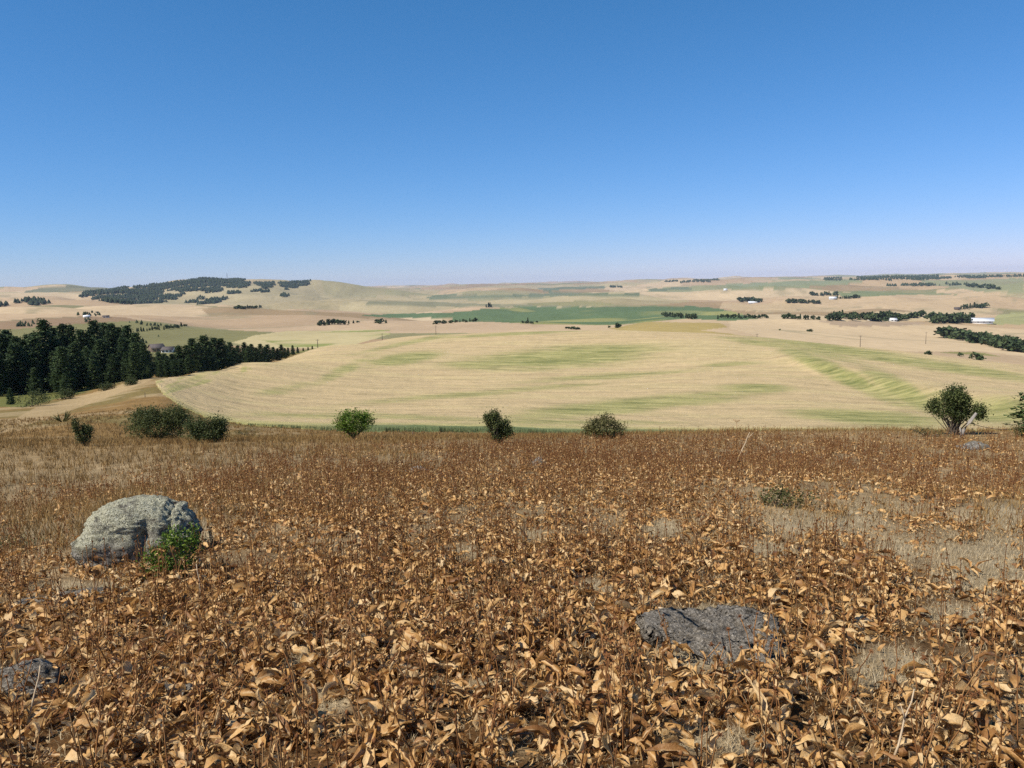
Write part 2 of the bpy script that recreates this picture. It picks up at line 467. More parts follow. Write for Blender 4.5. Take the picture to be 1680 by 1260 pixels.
# the country goes on outside the frame: repeat the outer columns round the back
_azk = np.array([-math.pi] + [-1.6] + _az + [1.6] + [math.pi])
_back = 0.5 * (_rows[0] + _rows[-1])
_rk = np.vstack([_back, 0.6 * _rows[0] + 0.4 * _back, _rows, 0.6 * _rows[-1] + 0.4 * _back, _back])
AZT = np.concatenate([np.linspace(-math.pi, -0.75, 60, endpoint=False), np.linspace(-0.75, 0.75, 600), np.linspace(0.75, math.pi, 61)[1:]])
TAB = np.array([pchip(_azk, _rk[:, j], AZT) for j in range(len(LR))]).T     # (az, r)

FOLD = [(1235, 470), (1300, 430), (1380, 380), (1460, 330), (1560, 285), (1700, 250)]       # (column, distance) of the fold's crest
_fa = az_of_x(np.array([p[0] for p in FOLD], float)); _fr = np.array([p[1] for p in FOLD], float)

def Z(x, y):
    x = np.asarray(x, float); y = np.asarray(y, float)
    r = np.maximum(np.hypot(x, y), 0.31); a = np.arctan2(x, y)
    fa = np.interp(a, AZT, np.arange(len(AZT))); fr = np.clip((np.log(r) - LR[0]) / (LR[1] - LR[0]), 0, len(LR) - 1.001)
    ia = np.clip(fa.astype(int), 0, len(AZT) - 2); ir = fr.astype(int)
    ta = fa - ia; tr = fr - ir
    z = (TAB[ia, ir] * (1 - ta) + TAB[ia + 1, ir] * ta) * (1 - tr) + (TAB[ia, ir + 1] * (1 - ta) + TAB[ia + 1, ir + 1] * ta) * tr
    # rolling loess hills of the open country
    amp = np.minimum(0.0095 * r, 46) * sstep(900, 1700, r)
    wl_ = 520 + 0.05 * r
    wl_ = np.where(r < 3000, 620.0, 980.0) * 1.0
    h1 = fbm(x / 760.0 + 3.1, y / 620.0 - 1.7, 5, 3, 0.45) - 0.5
    h2 = fbm(x / 1900.0 + 9.1, y / 1300.0 + 4.7, 23, 3, 0.45) - 0.5
    z = z + amp * (h1 * 2.7 + h2 * 2.4 * sstep(2500, 6000, r))
    h3 = fbm(x / 330.0 + 5.3, y / 270.0 + 8.8, 29, 2, 0.4) - 0.5
    z = z + 50 * h3 * sstep(1300, 2200, r) * (1 - sstep(3800, 5000, r)) * (1 - 0.75 * sstep(-0.20, -0.12, a) * (1 - sstep(0.22, 0.30, a)) * (1 - sstep(3000, 3600, r)))
    # butte gullies
    gl = np.abs(fbm(x / 420.0, y / 700.0, 41, 3) - 0.5) * 2
    z = z - 45 * np.clip(0.35 - gl, 0, 1) * sstep(4300, 5200, r) * (1 - sstep(6800, 7600, r)) * sstep(-0.62, -0.5, a) * (1 - sstep(-0.27, -0.2, a))
    # swells in the wheat
    z = z + 1.0 * (fbm(x / 75.0, y / 95.0, 61, 2) - 0.5) * sstep(140, 220, r) * (1 - sstep(700, 1100, r))
    # the fold on the wheat hill
    fr0 = np.interp(a, _fa, _fr)
    d = r - fr0
    prof = np.where(d < 0, np.exp(-(d / 26.0) ** 2), np.exp(-(d / 75.0) ** 2))
    z = z + 4.2 * prof * sstep(_fa[0] - 0.01, _fa[1] + 0.03, a) * (1 - sstep(0.75, 1.0, a))
    # small bumps of the near slope
    z = z + 0.10 * (fbm(x / 1.7, y / 1.7, 71, 3) - 0.5) * sstep(1.5, 4, r) * (1 - sstep(90, 130, r)) \
          + 0.30 * (fbm(x / 9.0, y / 9.0, 77, 2) - 0.5) * sstep(6, 16, r) * (1 - sstep(30, 46, r) * 0.6) * (1 - sstep(150, 300, r))
    return z

def place(px, py, rmin=1.5, rmax=24500):
    """the ground point under a photo pixel"""
    d = unproj(float(px), float(py))
    rr = np.exp(np.linspace(math.log(rmin), math.log(rmax), 3000))
    zz = Z(d[0] * rr, d[1] * rr)
    below = (EYE + d[2] * rr) < zz
    k = int(np.argmax(below)) if below.any() else len(rr) - 1
    r = rr[k]
    if k > 0:
        lo, hi = rr[k - 1], rr[k]
        for _ in range(20):
            m_ = 0.5 * (lo + hi)
            if EYE + d[2] * m_ < float(Z(d[0] * m_, d[1] * m_)): hi = m_
            else: lo = m_
        r = hi
    return np.array([d[0] * r, d[1] * r, float(Z(d[0] * r, d[1] * r))]), float(r)

def at(px, r):
    """the ground point in a photo column at a given distance"""
    a = float(az_of_x(np.array(float(px))))
    x, y = r * math.sin(a), r * math.cos(a)
    return np.array([x, y, float(Z(x, y))])

def zoff(z, r):
    return z

# grid
aw = 0.645
AZ = np.concatenate([-aw - np.cumsum(np.linspace(0.003, (math.pi - aw) / 18.5, 36))[::-1], np.linspace(-aw, aw, 760), aw + np.cumsum(np.linspace(0.003, (math.pi - aw) / 18.5, 36))])
AZ = np.clip(AZ, -math.pi, math.pi)
AZ[0] = -math.pi; AZ[-1] = math.pi
AZ = np.unique(AZ)
def geo(a, b, n): return np.exp(np.linspace(math.log(a), math.log(b), n, endpoint=False))
RR = np.concatenate([geo(0.35, 30, 80), geo(30, 130, 60), geo(130, 850, 145), geo(850, 25000, 180), [25000.0]])
na, nr = len(AZ), len(RR)
GA, GR = np.meshgrid(AZ, RR, indexing='ij')
GX, GY = GR * np.sin(GA), GR * np.cos(GA)
GZ = Z(GX, GY)
GP = np.stack([GX, GY, GZ], -1)
PX, PY = proj(GP)
PX = np.nan_to_num(PX, nan=-9999.); PY = np.nan_to_num(PY, nan=-9999.)
VID = np.arange(na * nr).reshape(na, nr)
Q_all = np.stack([VID[:-1, :-1], VID[1:, :-1], VID[1:, 1:], VID[:-1, 1:]], -1)     # (na-1, nr-1, 4)

# wheat field outline, as near and far distance per photo column
NEAR = [(252, 215), (255, 188), (264, 163), (287, 139), (330, 118), (400, 106), (550, 101), (700, 105), (850, 110), (1000, 118), (1150, 125), (1450, 130), (1900, 132), (2300, 150)]
FAR = [(252, 216), (330, 305), (400, 372), (450, 437), (510, 530), (560, 600), (640, 700), (700, 790), (850, 800), (1000, 800), (1080, 760), (1300, 680), (1450, 630), (1600, 600), (1900, 660), (2300, 600)]
_na = az_of_x(np.array([p[0] for p in NEAR], float)); _nr = np.array([p[1] for p in NEAR], float)
_fa2 = az_of_x(np.array([p[0] for p in FAR], float)); _fr2 = np.array([p[1] for p in FAR], float)
def wheat_mask(a, r):
    return (a > _na[0]) & (a < 0.95) & (r > np.interp(a, _na, _nr)) & (r < np.interp(a, _fa2, _fr2))
CA = 0.5 * (AZ[:-1] + AZ[1:])[:, None] * np.ones((1, nr - 1)); CRR = np.sqrt(RR[:-1] * RR[1:])[None, :] * np.ones((na - 1, 1))
WM = wheat_mask(CA, CRR)
def erode(m):
    e = m.copy()
    e[1:] &= m[:-1]; e[:-1] &= m[1:]; e[:, 1:] &= m[:, :-1]; e[:, :-1] &= m[:, 1:]
    e[0] = e[-1] = False; e[:, 0] = e[:, -1] = False
    return e
WE = erode(erode(WM))

# ---- colour of the crops (albedo of each field)
def blend(colr, c, w):
    return colr * (1 - w[..., None]) + np.array(c) * w[..., None]
def poly_w(poly, rmin=800, rmax=26000, jit=2.0):
    jx = (vnoise(GX / 60, GY / 60, 3) - 0.5) * jit * 2; jy = (vnoise(GX / 60, GY / 60, 4) - 0.5) * jit * 0.6
    return (in_poly(PX + jx, PY + jy, poly) & (GR > rmin) & (GR < rmax)).astype(float)

fine = fbm(GX / 140.0, GY / 140.0, 97, 3)
def field_cells(x, y, size, seed):
    u = x / size + 0.5 * (fbm(x / 900.0, y / 900.0, seed + 5, 2) - 0.5); v = y / (size * 1.5) + 0.5 * (fbm(x / 800.0 + 7, y / 800.0, seed + 6, 2) - 0.5)
    iu = np.floor(u).astype(np.int64); iv = np.floor(v).astype(np.int64)
    best = np.full(x.shape, 9e9); val = np.zeros(x.shape)
    for du in (-1, 0, 1):
        for dv in (-1, 0, 1):
            cu, cv = iu + du, iv + dv
            d_ = (u - cu - _h(cu, cv, seed)) ** 2 + (v - cv - _h(cu, cv, seed + 1)) ** 2
            m_ = d_ < best
            best = np.where(m_, d_, best); val = np.where(m_, _h(cu, cv, seed + 2), val)
    return val
fv = np.where(GR < 4200, field_cells(GX, GY, 420.0, 900), field_cells(GX, GY, 900.0, 950))
PAL = np.array([(0.50, 0.365, 0.220), (0.41, 0.285, 0.165), (0.58, 0.445, 0.275), (0.48, 0.345, 0.20), (0.35, 0.250, 0.140), (0.54, 0.400, 0.240), (0.46, 0.330, 0.20), (0.27, 0.245, 0.125), (0.52, 0.38, 0.235), (0.57, 0.43, 0.265)])
FC = PAL[np.clip((fv * len(PAL)).astype(int), 0, len(PAL) - 1)] * (0.72 + 0.16 * fine[..., None])
# scattered green-grey fields far away
pk = fbm(GX / 1500.0 + 7, GY / 2600.0 + 2, 131, 2)
FC = blend(FC, (0.20, 0.215, 0.115), ((pk > 0.585) & (GR > 4500)).astype(float) * 0.85)
FC = blend(FC, (0.30, 0.27, 0.15), ((pk < 0.36) & (GR > 3500)).astype(float) * 0.6)
GREEN = (0.100, 0.142, 0.064); OLIVE = (0.235, 0.215, 0.105); DULL = (0.205, 0.195, 0.115)
CREAM = (0.49, 0.37, 0.222); BROWN = (0.255, 0.175, 0.105); YEL = (0.40, 0.36, 0.13); MEADOW = (0.27, 0.245, 0.105)
P_GREEN = [(585, 518), (640, 514.5), (740, 513), (770, 510), (800, 506), (880, 503.5), (980, 504), (1050, 503), (1130, 502), (1180, 506), (1210, 514), (1245, 523), (1200, 526), (1130, 523), (1085, 526), (1040, 531), (1000, 534), (860, 531), (800, 528), (735, 528), (745, 523), (700, 521.5), (640, 521)]
gw = poly_w(P_GREEN, 900)
FC = blend(FC, GREEN, gw)
gy = sstep(0.56, 0.68, fbm(GX / 260.0 + 1, GY / 420.0, 141, 3)) * gw
FC = blend(FC, (0.27, 0.255, 0.095), gy * 0.8)
for poly, c in [
    ([(690, 487), (735, 482), (800, 484), (920, 481), (1050, 481), (1050, 485), (920, 486), (760, 488), (712, 492)], (0.145, 0.165, 0.095)),
    ([(600, 494), (700, 495), (800, 499), (900, 500), (1000, 497), (1010, 503), (900, 503), (790, 504), (640, 502), (600, 500)], DULL),
    ([(860, 497), (960, 494), (1000, 497), (1010, 502), (880, 502)], OLIVE),
    ([(880, 473), (990, 469), (995, 472), (900, 477)], (0.13, 0.155, 0.10)),
    ([(1060, 474), (1130, 470), (1135, 475), (1070, 478)], (0.14, 0.16, 0.10)),
    ([(1190, 467), (1300, 460), (1410, 459), (1420, 464), (1300, 473), (1200, 477)], (0.20, 0.215, 0.115)),
    ([(1365, 481), (1410, 478), (1520, 479), (1580, 484), (1500, 483), (1430, 486), (1385, 488)], (0.175, 0.195, 0.095)),
    ([(1500, 461), (1680, 457), (1680, 480), (1600, 478), (1560, 470)], (0.23, 0.23, 0.125)),
    ([(1185, 498), (1250, 499), (1290, 500), (1400, 505), (1380, 512), (1240, 512), (1180, 505)], (0.40, 0.30, 0.175)),
    ([(1060, 528), (1180, 530), (1196, 537), (1150, 542), (1260, 556), (1150, 553), (1040, 547), (1000, 539)], (0.335, 0.255, 0.098)),
    ([(1290, 524), (1500, 529), (1540, 529), (1420, 540), (1370, 536)], (0.33, 0.245, 0.16)),
    ([(1640, 515), (1700, 509), (1700, 532), (1620, 533)], (0.28, 0.27, 0.125)),
    ([(1420, 512), (1560, 510), (1640, 506), (1560, 528), (1480, 526)], (0.45, 0.35, 0.205)),
    ([(1195, 527), (1245, 524), (1330, 524), (1380, 536), (1500, 535), (1560, 533), (1690, 541), (1690, 586), (1600, 575), (1500, 577), (1420, 572), (1280, 562), (1200, 540)], CREAM),
    ([(1490, 582), (1560, 577), (1610, 578), (1700, 598), (1700, 612), (1600, 598), (1520, 588)], (0.22, 0.20, 0.075)),
]:
    FC = blend(FC, c, poly_w(poly))
# left: knoll, meadow, field beyond the pines
for poly, c in [
    ([(-300, 530), (-10, 528), (60, 522), (140, 519), (200, 520), (262, 532), (180, 532), (100, 536), (20, 545), (-300, 560)], BROWN),
    ([(-300, 545), (20, 540), (100, 533), (180, 528), (230, 526), (320, 540), (420, 543), (440, 546), (380, 562), (240, 600), (-300, 660)], (0.195, 0.180, 0.080)),
    ([(380, 562), (420, 550), (470, 543), (620, 541), (640, 548), (560, 572), (480, 572), (420, 571)], (0.42, 0.35, 0.185)),
    ([(30, 480), (60, 474), (110, 468), (190, 472), (190, 478), (90, 484)], (0.17, 0.165, 0.10)),
]:
    FC = blend(FC, c, poly_w(poly, 600 if c == BROWN else 300, 8200 if c[0] < 0.19 else 2600) if c != (0.17, 0.165, 0.10) else poly_w(poly, 6500, 26000))
fm = in_poly(PX, PY, [(430, 558), (520, 545), (640, 541), (640, 552), (560, 568), (470, 570)]) & (GR > 500) & (GR < 2600)
FC = blend(FC, (0.235, 0.245, 0.085), fm * sstep(0.5, 0.6, fbm(GX / 110.0, GY / 160.0, 151, 3)))
# butte: greyish grass
bt = (GR > 4600) & (GR < 9000) & in_poly(PX, PY, [(250, 470), (300, 450), (480, 455), (570, 466), (640, 480), (600, 490), (480, 488), (380, 480)])
FC = blend(FC, (0.30, 0.255, 0.145), bt * (0.35 + 0.5 * fine))
# drainage scrub: thin olive draws between hills
dr = np.abs(fbm(GX / 620.0 + 31, GY / 800.0, 171, 3) - 0.5)
FC = blend(FC, (0.23, 0.20, 0.115), (sstep(0.02, 0.008, dr) if False else (1 - sstep(0.004, 0.016, dr))) * (GR > 1000) * (1 - gw) * 0.55)

# where plants stand: dense on the slope, thinner in grassy gaps
GAPS = [(1350, 862, 110, 26), (1605, 935, 110, 48), (1455, 1098, 75, 38), (1640, 850, 75, 36), (1180, 1215, 130, 30), (1470, 905, 60, 22), (1560, 1010, 80, 22), (1260, 905, 50, 16),
        (90, 775, 120, 12), (345, 758, 75, 10), (665, 752, 70, 7), (60, 880, 70, 38), (980, 965, 40, 16), (1090, 870, 45, 14), (760, 905, 50, 14), (800, 1130, 40, 16), (480, 1090, 40, 18), (860, 1215, 50, 16), (880, 880, 40, 12), (540, 1150, 55, 28), (1430, 835, 60, 14)]
ROCKS = [(232, 875, 118, 52), (1172, 1044, 116, 50), (130, 968, 80, 12), (40, 1112, 48, 30), (1600, 734, 24, 7)]
def density(x, y):
    z = Z(x, y)
    px, py = proj(np.stack([x, y, z], -1))
    px = np.nan_to_num(px, nan=-999.); py = np.nan_to_num(py, nan=-999.)
    r = np.hypot(x, y)
    d = np.ones_like(x)
    n = fbm(x / 2.4, y / 2.4, 301, 3)
    pn = (0.45 + 0.8 * sstep(0.30, 0.55, n)) * (0.62 + 0.42 * sstep(0.36, 0.50, fbm(x / 5.5 + 2, y / 5.5, 311, 3)))
    nf = 1 - sstep(7, 12, r)
    d *= pn * (1 - nf) + (0.62 + 0.5 * sstep(0.30, 0.5, n)) * nf
    for (cx, cy, rx, ry) in GAPS:
        q = ((px - cx) / rx) ** 2 + ((py - cy) / ry) ** 2
        d *= 1 - 0.93 * np.exp(-q ** 2)
    # upper limit of the stand: a line that runs down to the left
    lim = np.interp(px, [-200, 0, 150, 300, 600, 760, 1000, 1200, 1680, 1900], [830, 812, 790, 765, 736, 728, 718, 712, 714, 716])
    wd_ = np.interp(px, [300, 800], [26.0, 6.0])
    d *= sstep(-wd_, 16 + wd_ * 0.4, py - lim) * 0.97 + 0.03 * (py - lim > -50)
    d *= 1 - 0.45 * (1 - sstep(150, 520, px)) * (1 - sstep(800, 900, py))
    d *= 1 - 0.35 * sstep(1450, 1600, px) * sstep(800, 860, py)
    for (cx, cy, rx, ry) in ROCKS:
        d *= (((px - cx) / rx) ** 2 + ((py - cy) / ry) ** 2 > 1.0)
    return d, px, py
# near slope colours
litter_c = np.array((0.32, 0.235, 0.130))
HC = np.ones(GX.shape + (1,)) * litter_c
gmix = sstep(28, 60, GR)[..., None]
HC = HC * (1 - gmix) + np.array((0.235, 0.145, 0.056)) * gmix
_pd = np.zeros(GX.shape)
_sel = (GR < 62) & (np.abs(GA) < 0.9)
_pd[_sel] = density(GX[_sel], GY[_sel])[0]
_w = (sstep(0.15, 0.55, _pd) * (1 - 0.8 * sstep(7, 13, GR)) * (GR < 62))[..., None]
HC = HC * (1 - _w) + np.array((0.105, 0.055, 0.022)) * _w  # brown litter under dense plants, toned dark to deepen the shade between them
_g = (1 - sstep(0.10, 0.30, _pd)) * (1 - sstep(13, 19, GR) * (1 - sstep(-0.2, 0.0, GA))) * (1 - sstep(20, 36, GR))
HC = blend(HC, (0.36, 0.285, 0.175), _g)
HC = HC * (0.8 + 0.45 * fbm(GX / 3.5, GY / 3.5, 181, 3)[..., None])
ol = sstep(0.48, 0.62, fbm(GX / 14.0, GY / 22.0, 191, 3)) * sstep(40, 70, GR)
HC = blend(HC, (0.175, 0.145, 0.055), ol * 0.7)
st = sstep(0.54, 0.66, fbm(GX / 18.0 + 4, GY / 9.0, 193, 3)) * sstep(40, 70, GR)
HC = blend(HC, (0.40, 0.30, 0.165), st * 0.6)
trk = in_poly(PX, PY, [(0, 700), (60, 668), (140, 648), (245, 617), (252, 622), (170, 655), (90, 682), (0, 712)]) & (GR > 60) & (GR < 400)
HC = blend(HC, (0.40, 0.29, 0.155), trk * 0.75)
fl = in_poly(PX, PY, [(-200, 665), (40, 668), (120, 648), (240, 616), (330, 604), (520, 575), (520, 560), (240, 560), (-200, 560)]) & (GR > 150) & (GR < 700)
HC = blend(HC, (0.135, 0.150, 0.045), fl * 0.85)
FC = np.where((GR < 700)[..., None], HC * (1 - sstep(500, 700, GR)[..., None]) + FC * sstep(500, 700, GR)[..., None], FC)

def ground_mat(name, s1, s2, bdist, contrast=0.5):
    m, nt, out = new_mat(name)
    v = geo_pos(nt)
    c = N(nt, 'ShaderNodeAttribute', attribute_name='Col').outputs['Color']
    n1 = noise(nt, s1, 6, 0.65, v)
    n2 = noise(nt, s2, 4, 0.6, v, sc=(1.0, 0.35, 1.0))
    k = math_n(nt, 'ADD', math_n(nt, 'MULTIPLY', n1, 0.6), math_n(nt, 'MULTIPLY', n2, 0.4))
    g = ramp(nt, [(0.28, (1 - contrast,) * 3), (0.72, (1 + contrast * 0.6,) * 3)], k)
    c = mix(nt, c, g, 1.0, 'MULTIPLY')
    surface(nt, out, c, 0.95, n1, 0.6, bdist, 0.03)
    return m
M['hillside'] = ground_mat('hillside_litter', 34.0, 2.3, 0.05, 0.75)
M['farmland'] = ground_mat('farmland_crop', 0.06, 0.010, 0.8, 0.26)

def sub_mesh(name, mask, mat, colr, z_off=None, skirt=0.0, extra=None):
    Q = Q_all[mask]
    ids, inv = np.unique(Q.ravel(), return_inverse=True)
    V = GP.reshape(-1, 3)[ids].copy()
    C = colr.reshape(-1, 3)[ids]
    F = inv.reshape(-1, 4)
    A = None if extra is None else extra.reshape(-1, 2)[ids]
    if z_off is not None:
        V[:, 2] += z_off.reshape(-1)[ids]
    if skirt > 0:
        lut = -np.ones(na * nr, int); lut[ids] = np.arange(len(ids))
        E = []
        pm = np.pad(mask, 1)
        m0 = pm[1:-1, 1:-1]
        for (dx, dy, c0, c1) in ((-1, 0, 3, 0), (1, 0, 1, 2), (0, -1, 0, 1), (0, 1, 2, 3)):
            nb = pm[1 + dx:pm.shape[0] - 1 + dx, 1 + dy:pm.shape[1] - 1 + dy]
            sel = m0 & ~nb
            E.append(np.stack([Q_all[sel][:, c0], Q_all[sel][:, c1]], 1))
        E = lut[np.vstack(E)]
        b = np.unique(E)
        l2 = -np.ones(len(V), int); l2[b] = np.arange(len(b)) + len(V)
        Vb = V[b].copy(); Vb[:, 2] -= skirt
        F = np.vstack([F, np.stack([E[:, 1], E[:, 0], l2[E[:, 0]], l2[E[:, 1]]], 1)])
        V = np.vstack([V, Vb]); C = np.vstack([C, C[b]])
        A = None if A is None else np.concatenate([A, A[b]])
    me = mesh_np(name, V, F, mat, colors={'Col': C}, attrs=None if A is None else {'grn': A[:, 0], 'edge_dist': A[:, 1]}, smooth=True)
    return link(name, me)

HILL = (CRR < 330) & ~WE
tag(sub_mesh('hillside', HILL, M['hillside'], FC), 'dry brown grassy hillside falling away towards the valley', 'hillside', kind='structure')
GWC = (gw[:-1, :-1] + gw[1:, :-1] + gw[1:, 1:] + gw[:-1, 1:]) >= 2
tag(sub_mesh('green_field', GWC & (CRR >= 330), M['farmland'], FC), 'dark green unripe crop field among the tan fields', 'field', kind='structure')
tag(sub_mesh('farmland', (CRR >= 330) & ~WE & ~GWC, M['farmland'], FC), 'rolling tan farmland reaching to the horizon', 'farmland', kind='structure')

# wheat
WC = np.ones(GX.shape + (1,)) * np.array((0.44, 0.332, 0.180))
stk = fbm(GX / 60.0, GY / 16.0 + GX / 90.0, 201, 4)
WC = blend(WC, (0.45, 0.36, 0.18), sstep(0.45, 0.62, stk) * 0.5)
gn = np.zeros(GX.shape)
def ell(cx, cy, rx, ry, rot=0.0, w=1.0):
    global gn
    c, s = math.cos(math.radians(rot)), math.sin(math.radians(rot))
    dx, dy = PX - cx, PY - cy
    u = (dx * c + dy * s) / rx; v = (-dx * s + dy * c) / ry
    gn = np.maximum(gn, w * np.exp(-(u * u + v * v) ** 1.3))
for e in [(930, 588, 150, 17, -4, 1.0), (660, 592, 60, 9, -8, 0.95), (790, 602, 70, 8, 0, 0.7), (560, 612, 60, 9, -25, 0.5), (470, 640, 60, 8, -10, 0.35),
          (1020, 672, 200, 13, -6, 0.85), (760, 652, 220, 6, -5, 0.55), (620, 690, 260, 7, 2, 0.5), (1240, 640, 60, 10, 0, 0.6), (1420, 690, 130, 14, 4, 0.8),
          (1380, 618, 120, 13, 26, 0.95), (1480, 646, 70, 17, 30, 0.95), (1580, 672, 70, 18, 18, 0.8), (1640, 680, 60, 22, 0, 0.8), (1420, 583, 190, 9, 9, 0.75), (1560, 606, 140, 9, 8, 0.7), (1250, 565, 70, 5, 7, 0.6),
          (690, 560, 110, 4, -12, 0.55), (850, 549, 130, 3, -3, 0.7), (1000, 620, 160, 6, -4, 0.45), (1330, 575, 90, 10, 15, 0.5), (1200, 600, 50, 4, -3, 0.6), (900, 700, 220, 5, 0, 0.5), (1660, 625, 60, 5, 6, 0.4), (320, 622, 40, 8, -30, 0.35)]:
    ell(*e)
tex = fbm(GX / 9.0, GY / 5.0, 211, 4)
gn2 = np.clip(gn * 1.15 + (tex - 0.5) * 1.1 * sstep(0.08, 0.5, gn) + (stk - 0.5) * 0.5 * (gn > 0.05), 0, 1)
nb_ = GR - np.interp(GA, _na, _nr)
edge = (1 - sstep(3.0, 9.0, nb_ + 4 * (fbm(GX / 6, GY / 6, 231, 2) - 0.5))) * sstep(-0.33, -0.2, GA)
WC = blend(WC, (0.105, 0.150, 0.060), edge * 0.9)
WC = blend(WC, (0.22, 0.195, 0.085), (1 - sstep(1.5, 6, nb_)) * (1 - sstep(-0.3, -0.15, GA)) * 0.9)
e2 = (1 - sstep(10, 24, nb_)) * sstep(-0.5, -0.3, GA)
WC = blend(WC, (0.36, 0.34, 0.12), e2 * (1 - edge) * 0.6)
WC = WC * (0.93 + 0.16 * fbm(GX / 4.0, GY / 4.0, 241, 3)[..., None])
# seed rows near the field corner show as green streaks
cor = in_poly(PX, PY, [(256, 622), (420, 585), (440, 600), (300, 640), (262, 650)]) & (GR > 150)
WC = blend(WC, (0.30, 0.285, 0.10), cor * sstep(0.56, 0.68, fbm((GX * 0.95 + GY * 0.3) / 3.0, (GY * 0.95 - GX * 0.3) / 40.0, 251, 3)) * 0.7)
def wheat_mat():
    m, nt, out = new_mat('ripe_wheat')
    v = geo_pos(nt)
    c = N(nt, 'ShaderNodeAttribute', attribute_name='Col').outputs['Color']
    gr = N(nt, 'ShaderNodeAttribute', attribute_name='grn').outputs['Fac']
    n1 = noise(nt, 1.1, 6, 0.75, v)
    n2 = noise(nt, 0.16, 6, 0.65, v, 0.5, (0.35, 1.0, 1.0))
    n3 = noise(nt, 0.55, 5, 0.7, v, 0.9, (0.10, 1.0, 1.0))
    n4 = noise(nt, 0.045, 5, 0.6, v, 0.6, (0.4, 1.0, 1.0))
    # patches of unripe crop: ragged, streaky edges
    t = math_n(nt, 'ADD', math_n(nt, 'MULTIPLY', math_n(nt, 'SUBTRACT', n1, 0.5), 1.6), math_n(nt, 'MULTIPLY', math_n(nt, 'SUBTRACT', n3, 0.5), 1.3))
    t = math_n(nt, 'ADD', t, math_n(nt, 'MULTIPLY', math_n(nt, 'SUBTRACT', n4, 0.5), 1.2))
    t = math_n(nt, 'ADD', math_n(nt, 'MULTIPLY', gr, 1.15), math_n(nt, 'MULTIPLY', t, math_n(nt, 'MINIMUM', math_n(nt, 'ADD', math_n(nt, 'MULTIPLY', gr, 2.2), 0.25), 1.0)))
    gf = ramp(nt, [(0.12, (0, 0, 0)), (0.50, (0.72, 0.72, 0.72)), (0.90, (1, 1, 1))], t)
    gc = ramp(nt, [(0.36, (0.165, 0.175, 0.058)), (0.52, (0.285, 0.265, 0.10)), (0.66, (0.37, 0.325, 0.14))], n2)
    c = mix(nt, c, gc, gf)
    k = math_n(nt, 'ADD', math_n(nt, 'MULTIPLY', n1, 0.40), math_n(nt, 'ADD', math_n(nt, 'MULTIPLY', n2, 0.25), math_n(nt, 'MULTIPLY', n3, 0.35)))
    nb = N(nt, 'ShaderNodeAttribute', attribute_name='edge_dist').outputs['Fac']
    ph = math_n(nt, 'ADD', nb, math_n(nt, 'MULTIPLY', n4, 60.0))
    for per, amt in ((9.0, 0.10), (23.0, 0.09)):
        w = math_n(nt, 'MULTIPLY', math_n(nt, 'SINE', math_n(nt, 'MULTIPLY', ph, 6.2832 / per)), 0.5)
        k = math_n(nt, 'ADD', k, math_n(nt, 'MULTIPLY', math_n(nt, 'MULTIPLY', w, amt), math_n(nt, 'ADD', n2, 0.1)))
    g = ramp(nt, [(0.36, (0.60, 0.61, 0.55)), (0.48, (0.96, 0.96, 0.94)), (0.64, (1.20, 1.19, 1.16))], k)
    c = mix(nt, c, g, 1.0, 'MULTIPLY')
    surface(nt, out, c, 0.9, k, 0.8, 0.9, 0.1)
    return m
M['wheat'] = wheat_mat()
wz = np.interp(GA, [-0.36, -0.2], [0.12, 0.85]) * sstep(-1.0, 2.2, nb_) + 0.25 * (fbm(GX / 2.2, GY / 2.2, 261, 2) - 0.5)
tag(sub_mesh('wheat_field', WM, M['wheat'], WC, wz, 0.5, np.stack([gn, nb_], -1)), 'ripening wheat field with green patches below the hillside', 'field', kind='structure')

# ------------------------------------------------------------------ haze
def haze():
    V = np.array([(sx * 27000.0, sy * 27000.0, z) for z in (-260.0, 190.0) for sy in (-1, 1) for sx in (-1, 1)])
    Q = [(0, 2, 3, 1), (4, 5, 7, 6), (0, 1, 5, 4), (2, 6, 7, 3), (0, 4, 6, 2), (1, 3, 7, 5)]
    m, nt, out = new_mat('haze')
    p = nt.nodes.new('ShaderNodeVolumePrincipled')
    p.inputs['Color'].default_value = (0.68, 0.80, 1.0, 1)
    p.inputs['Density'].default_value = HAZE
    p.inputs['Anisotropy'].default_value = 0.0
    nt.links.new(p.outputs[0], out.inputs['Volume'])
    o = link('haze', mesh_np('haze', V, np.array(Q), m))
    tag(o, 'thin pale blue haze over the far country', 'haze', kind='stuff')
HAZE = 2.4e-5
haze()

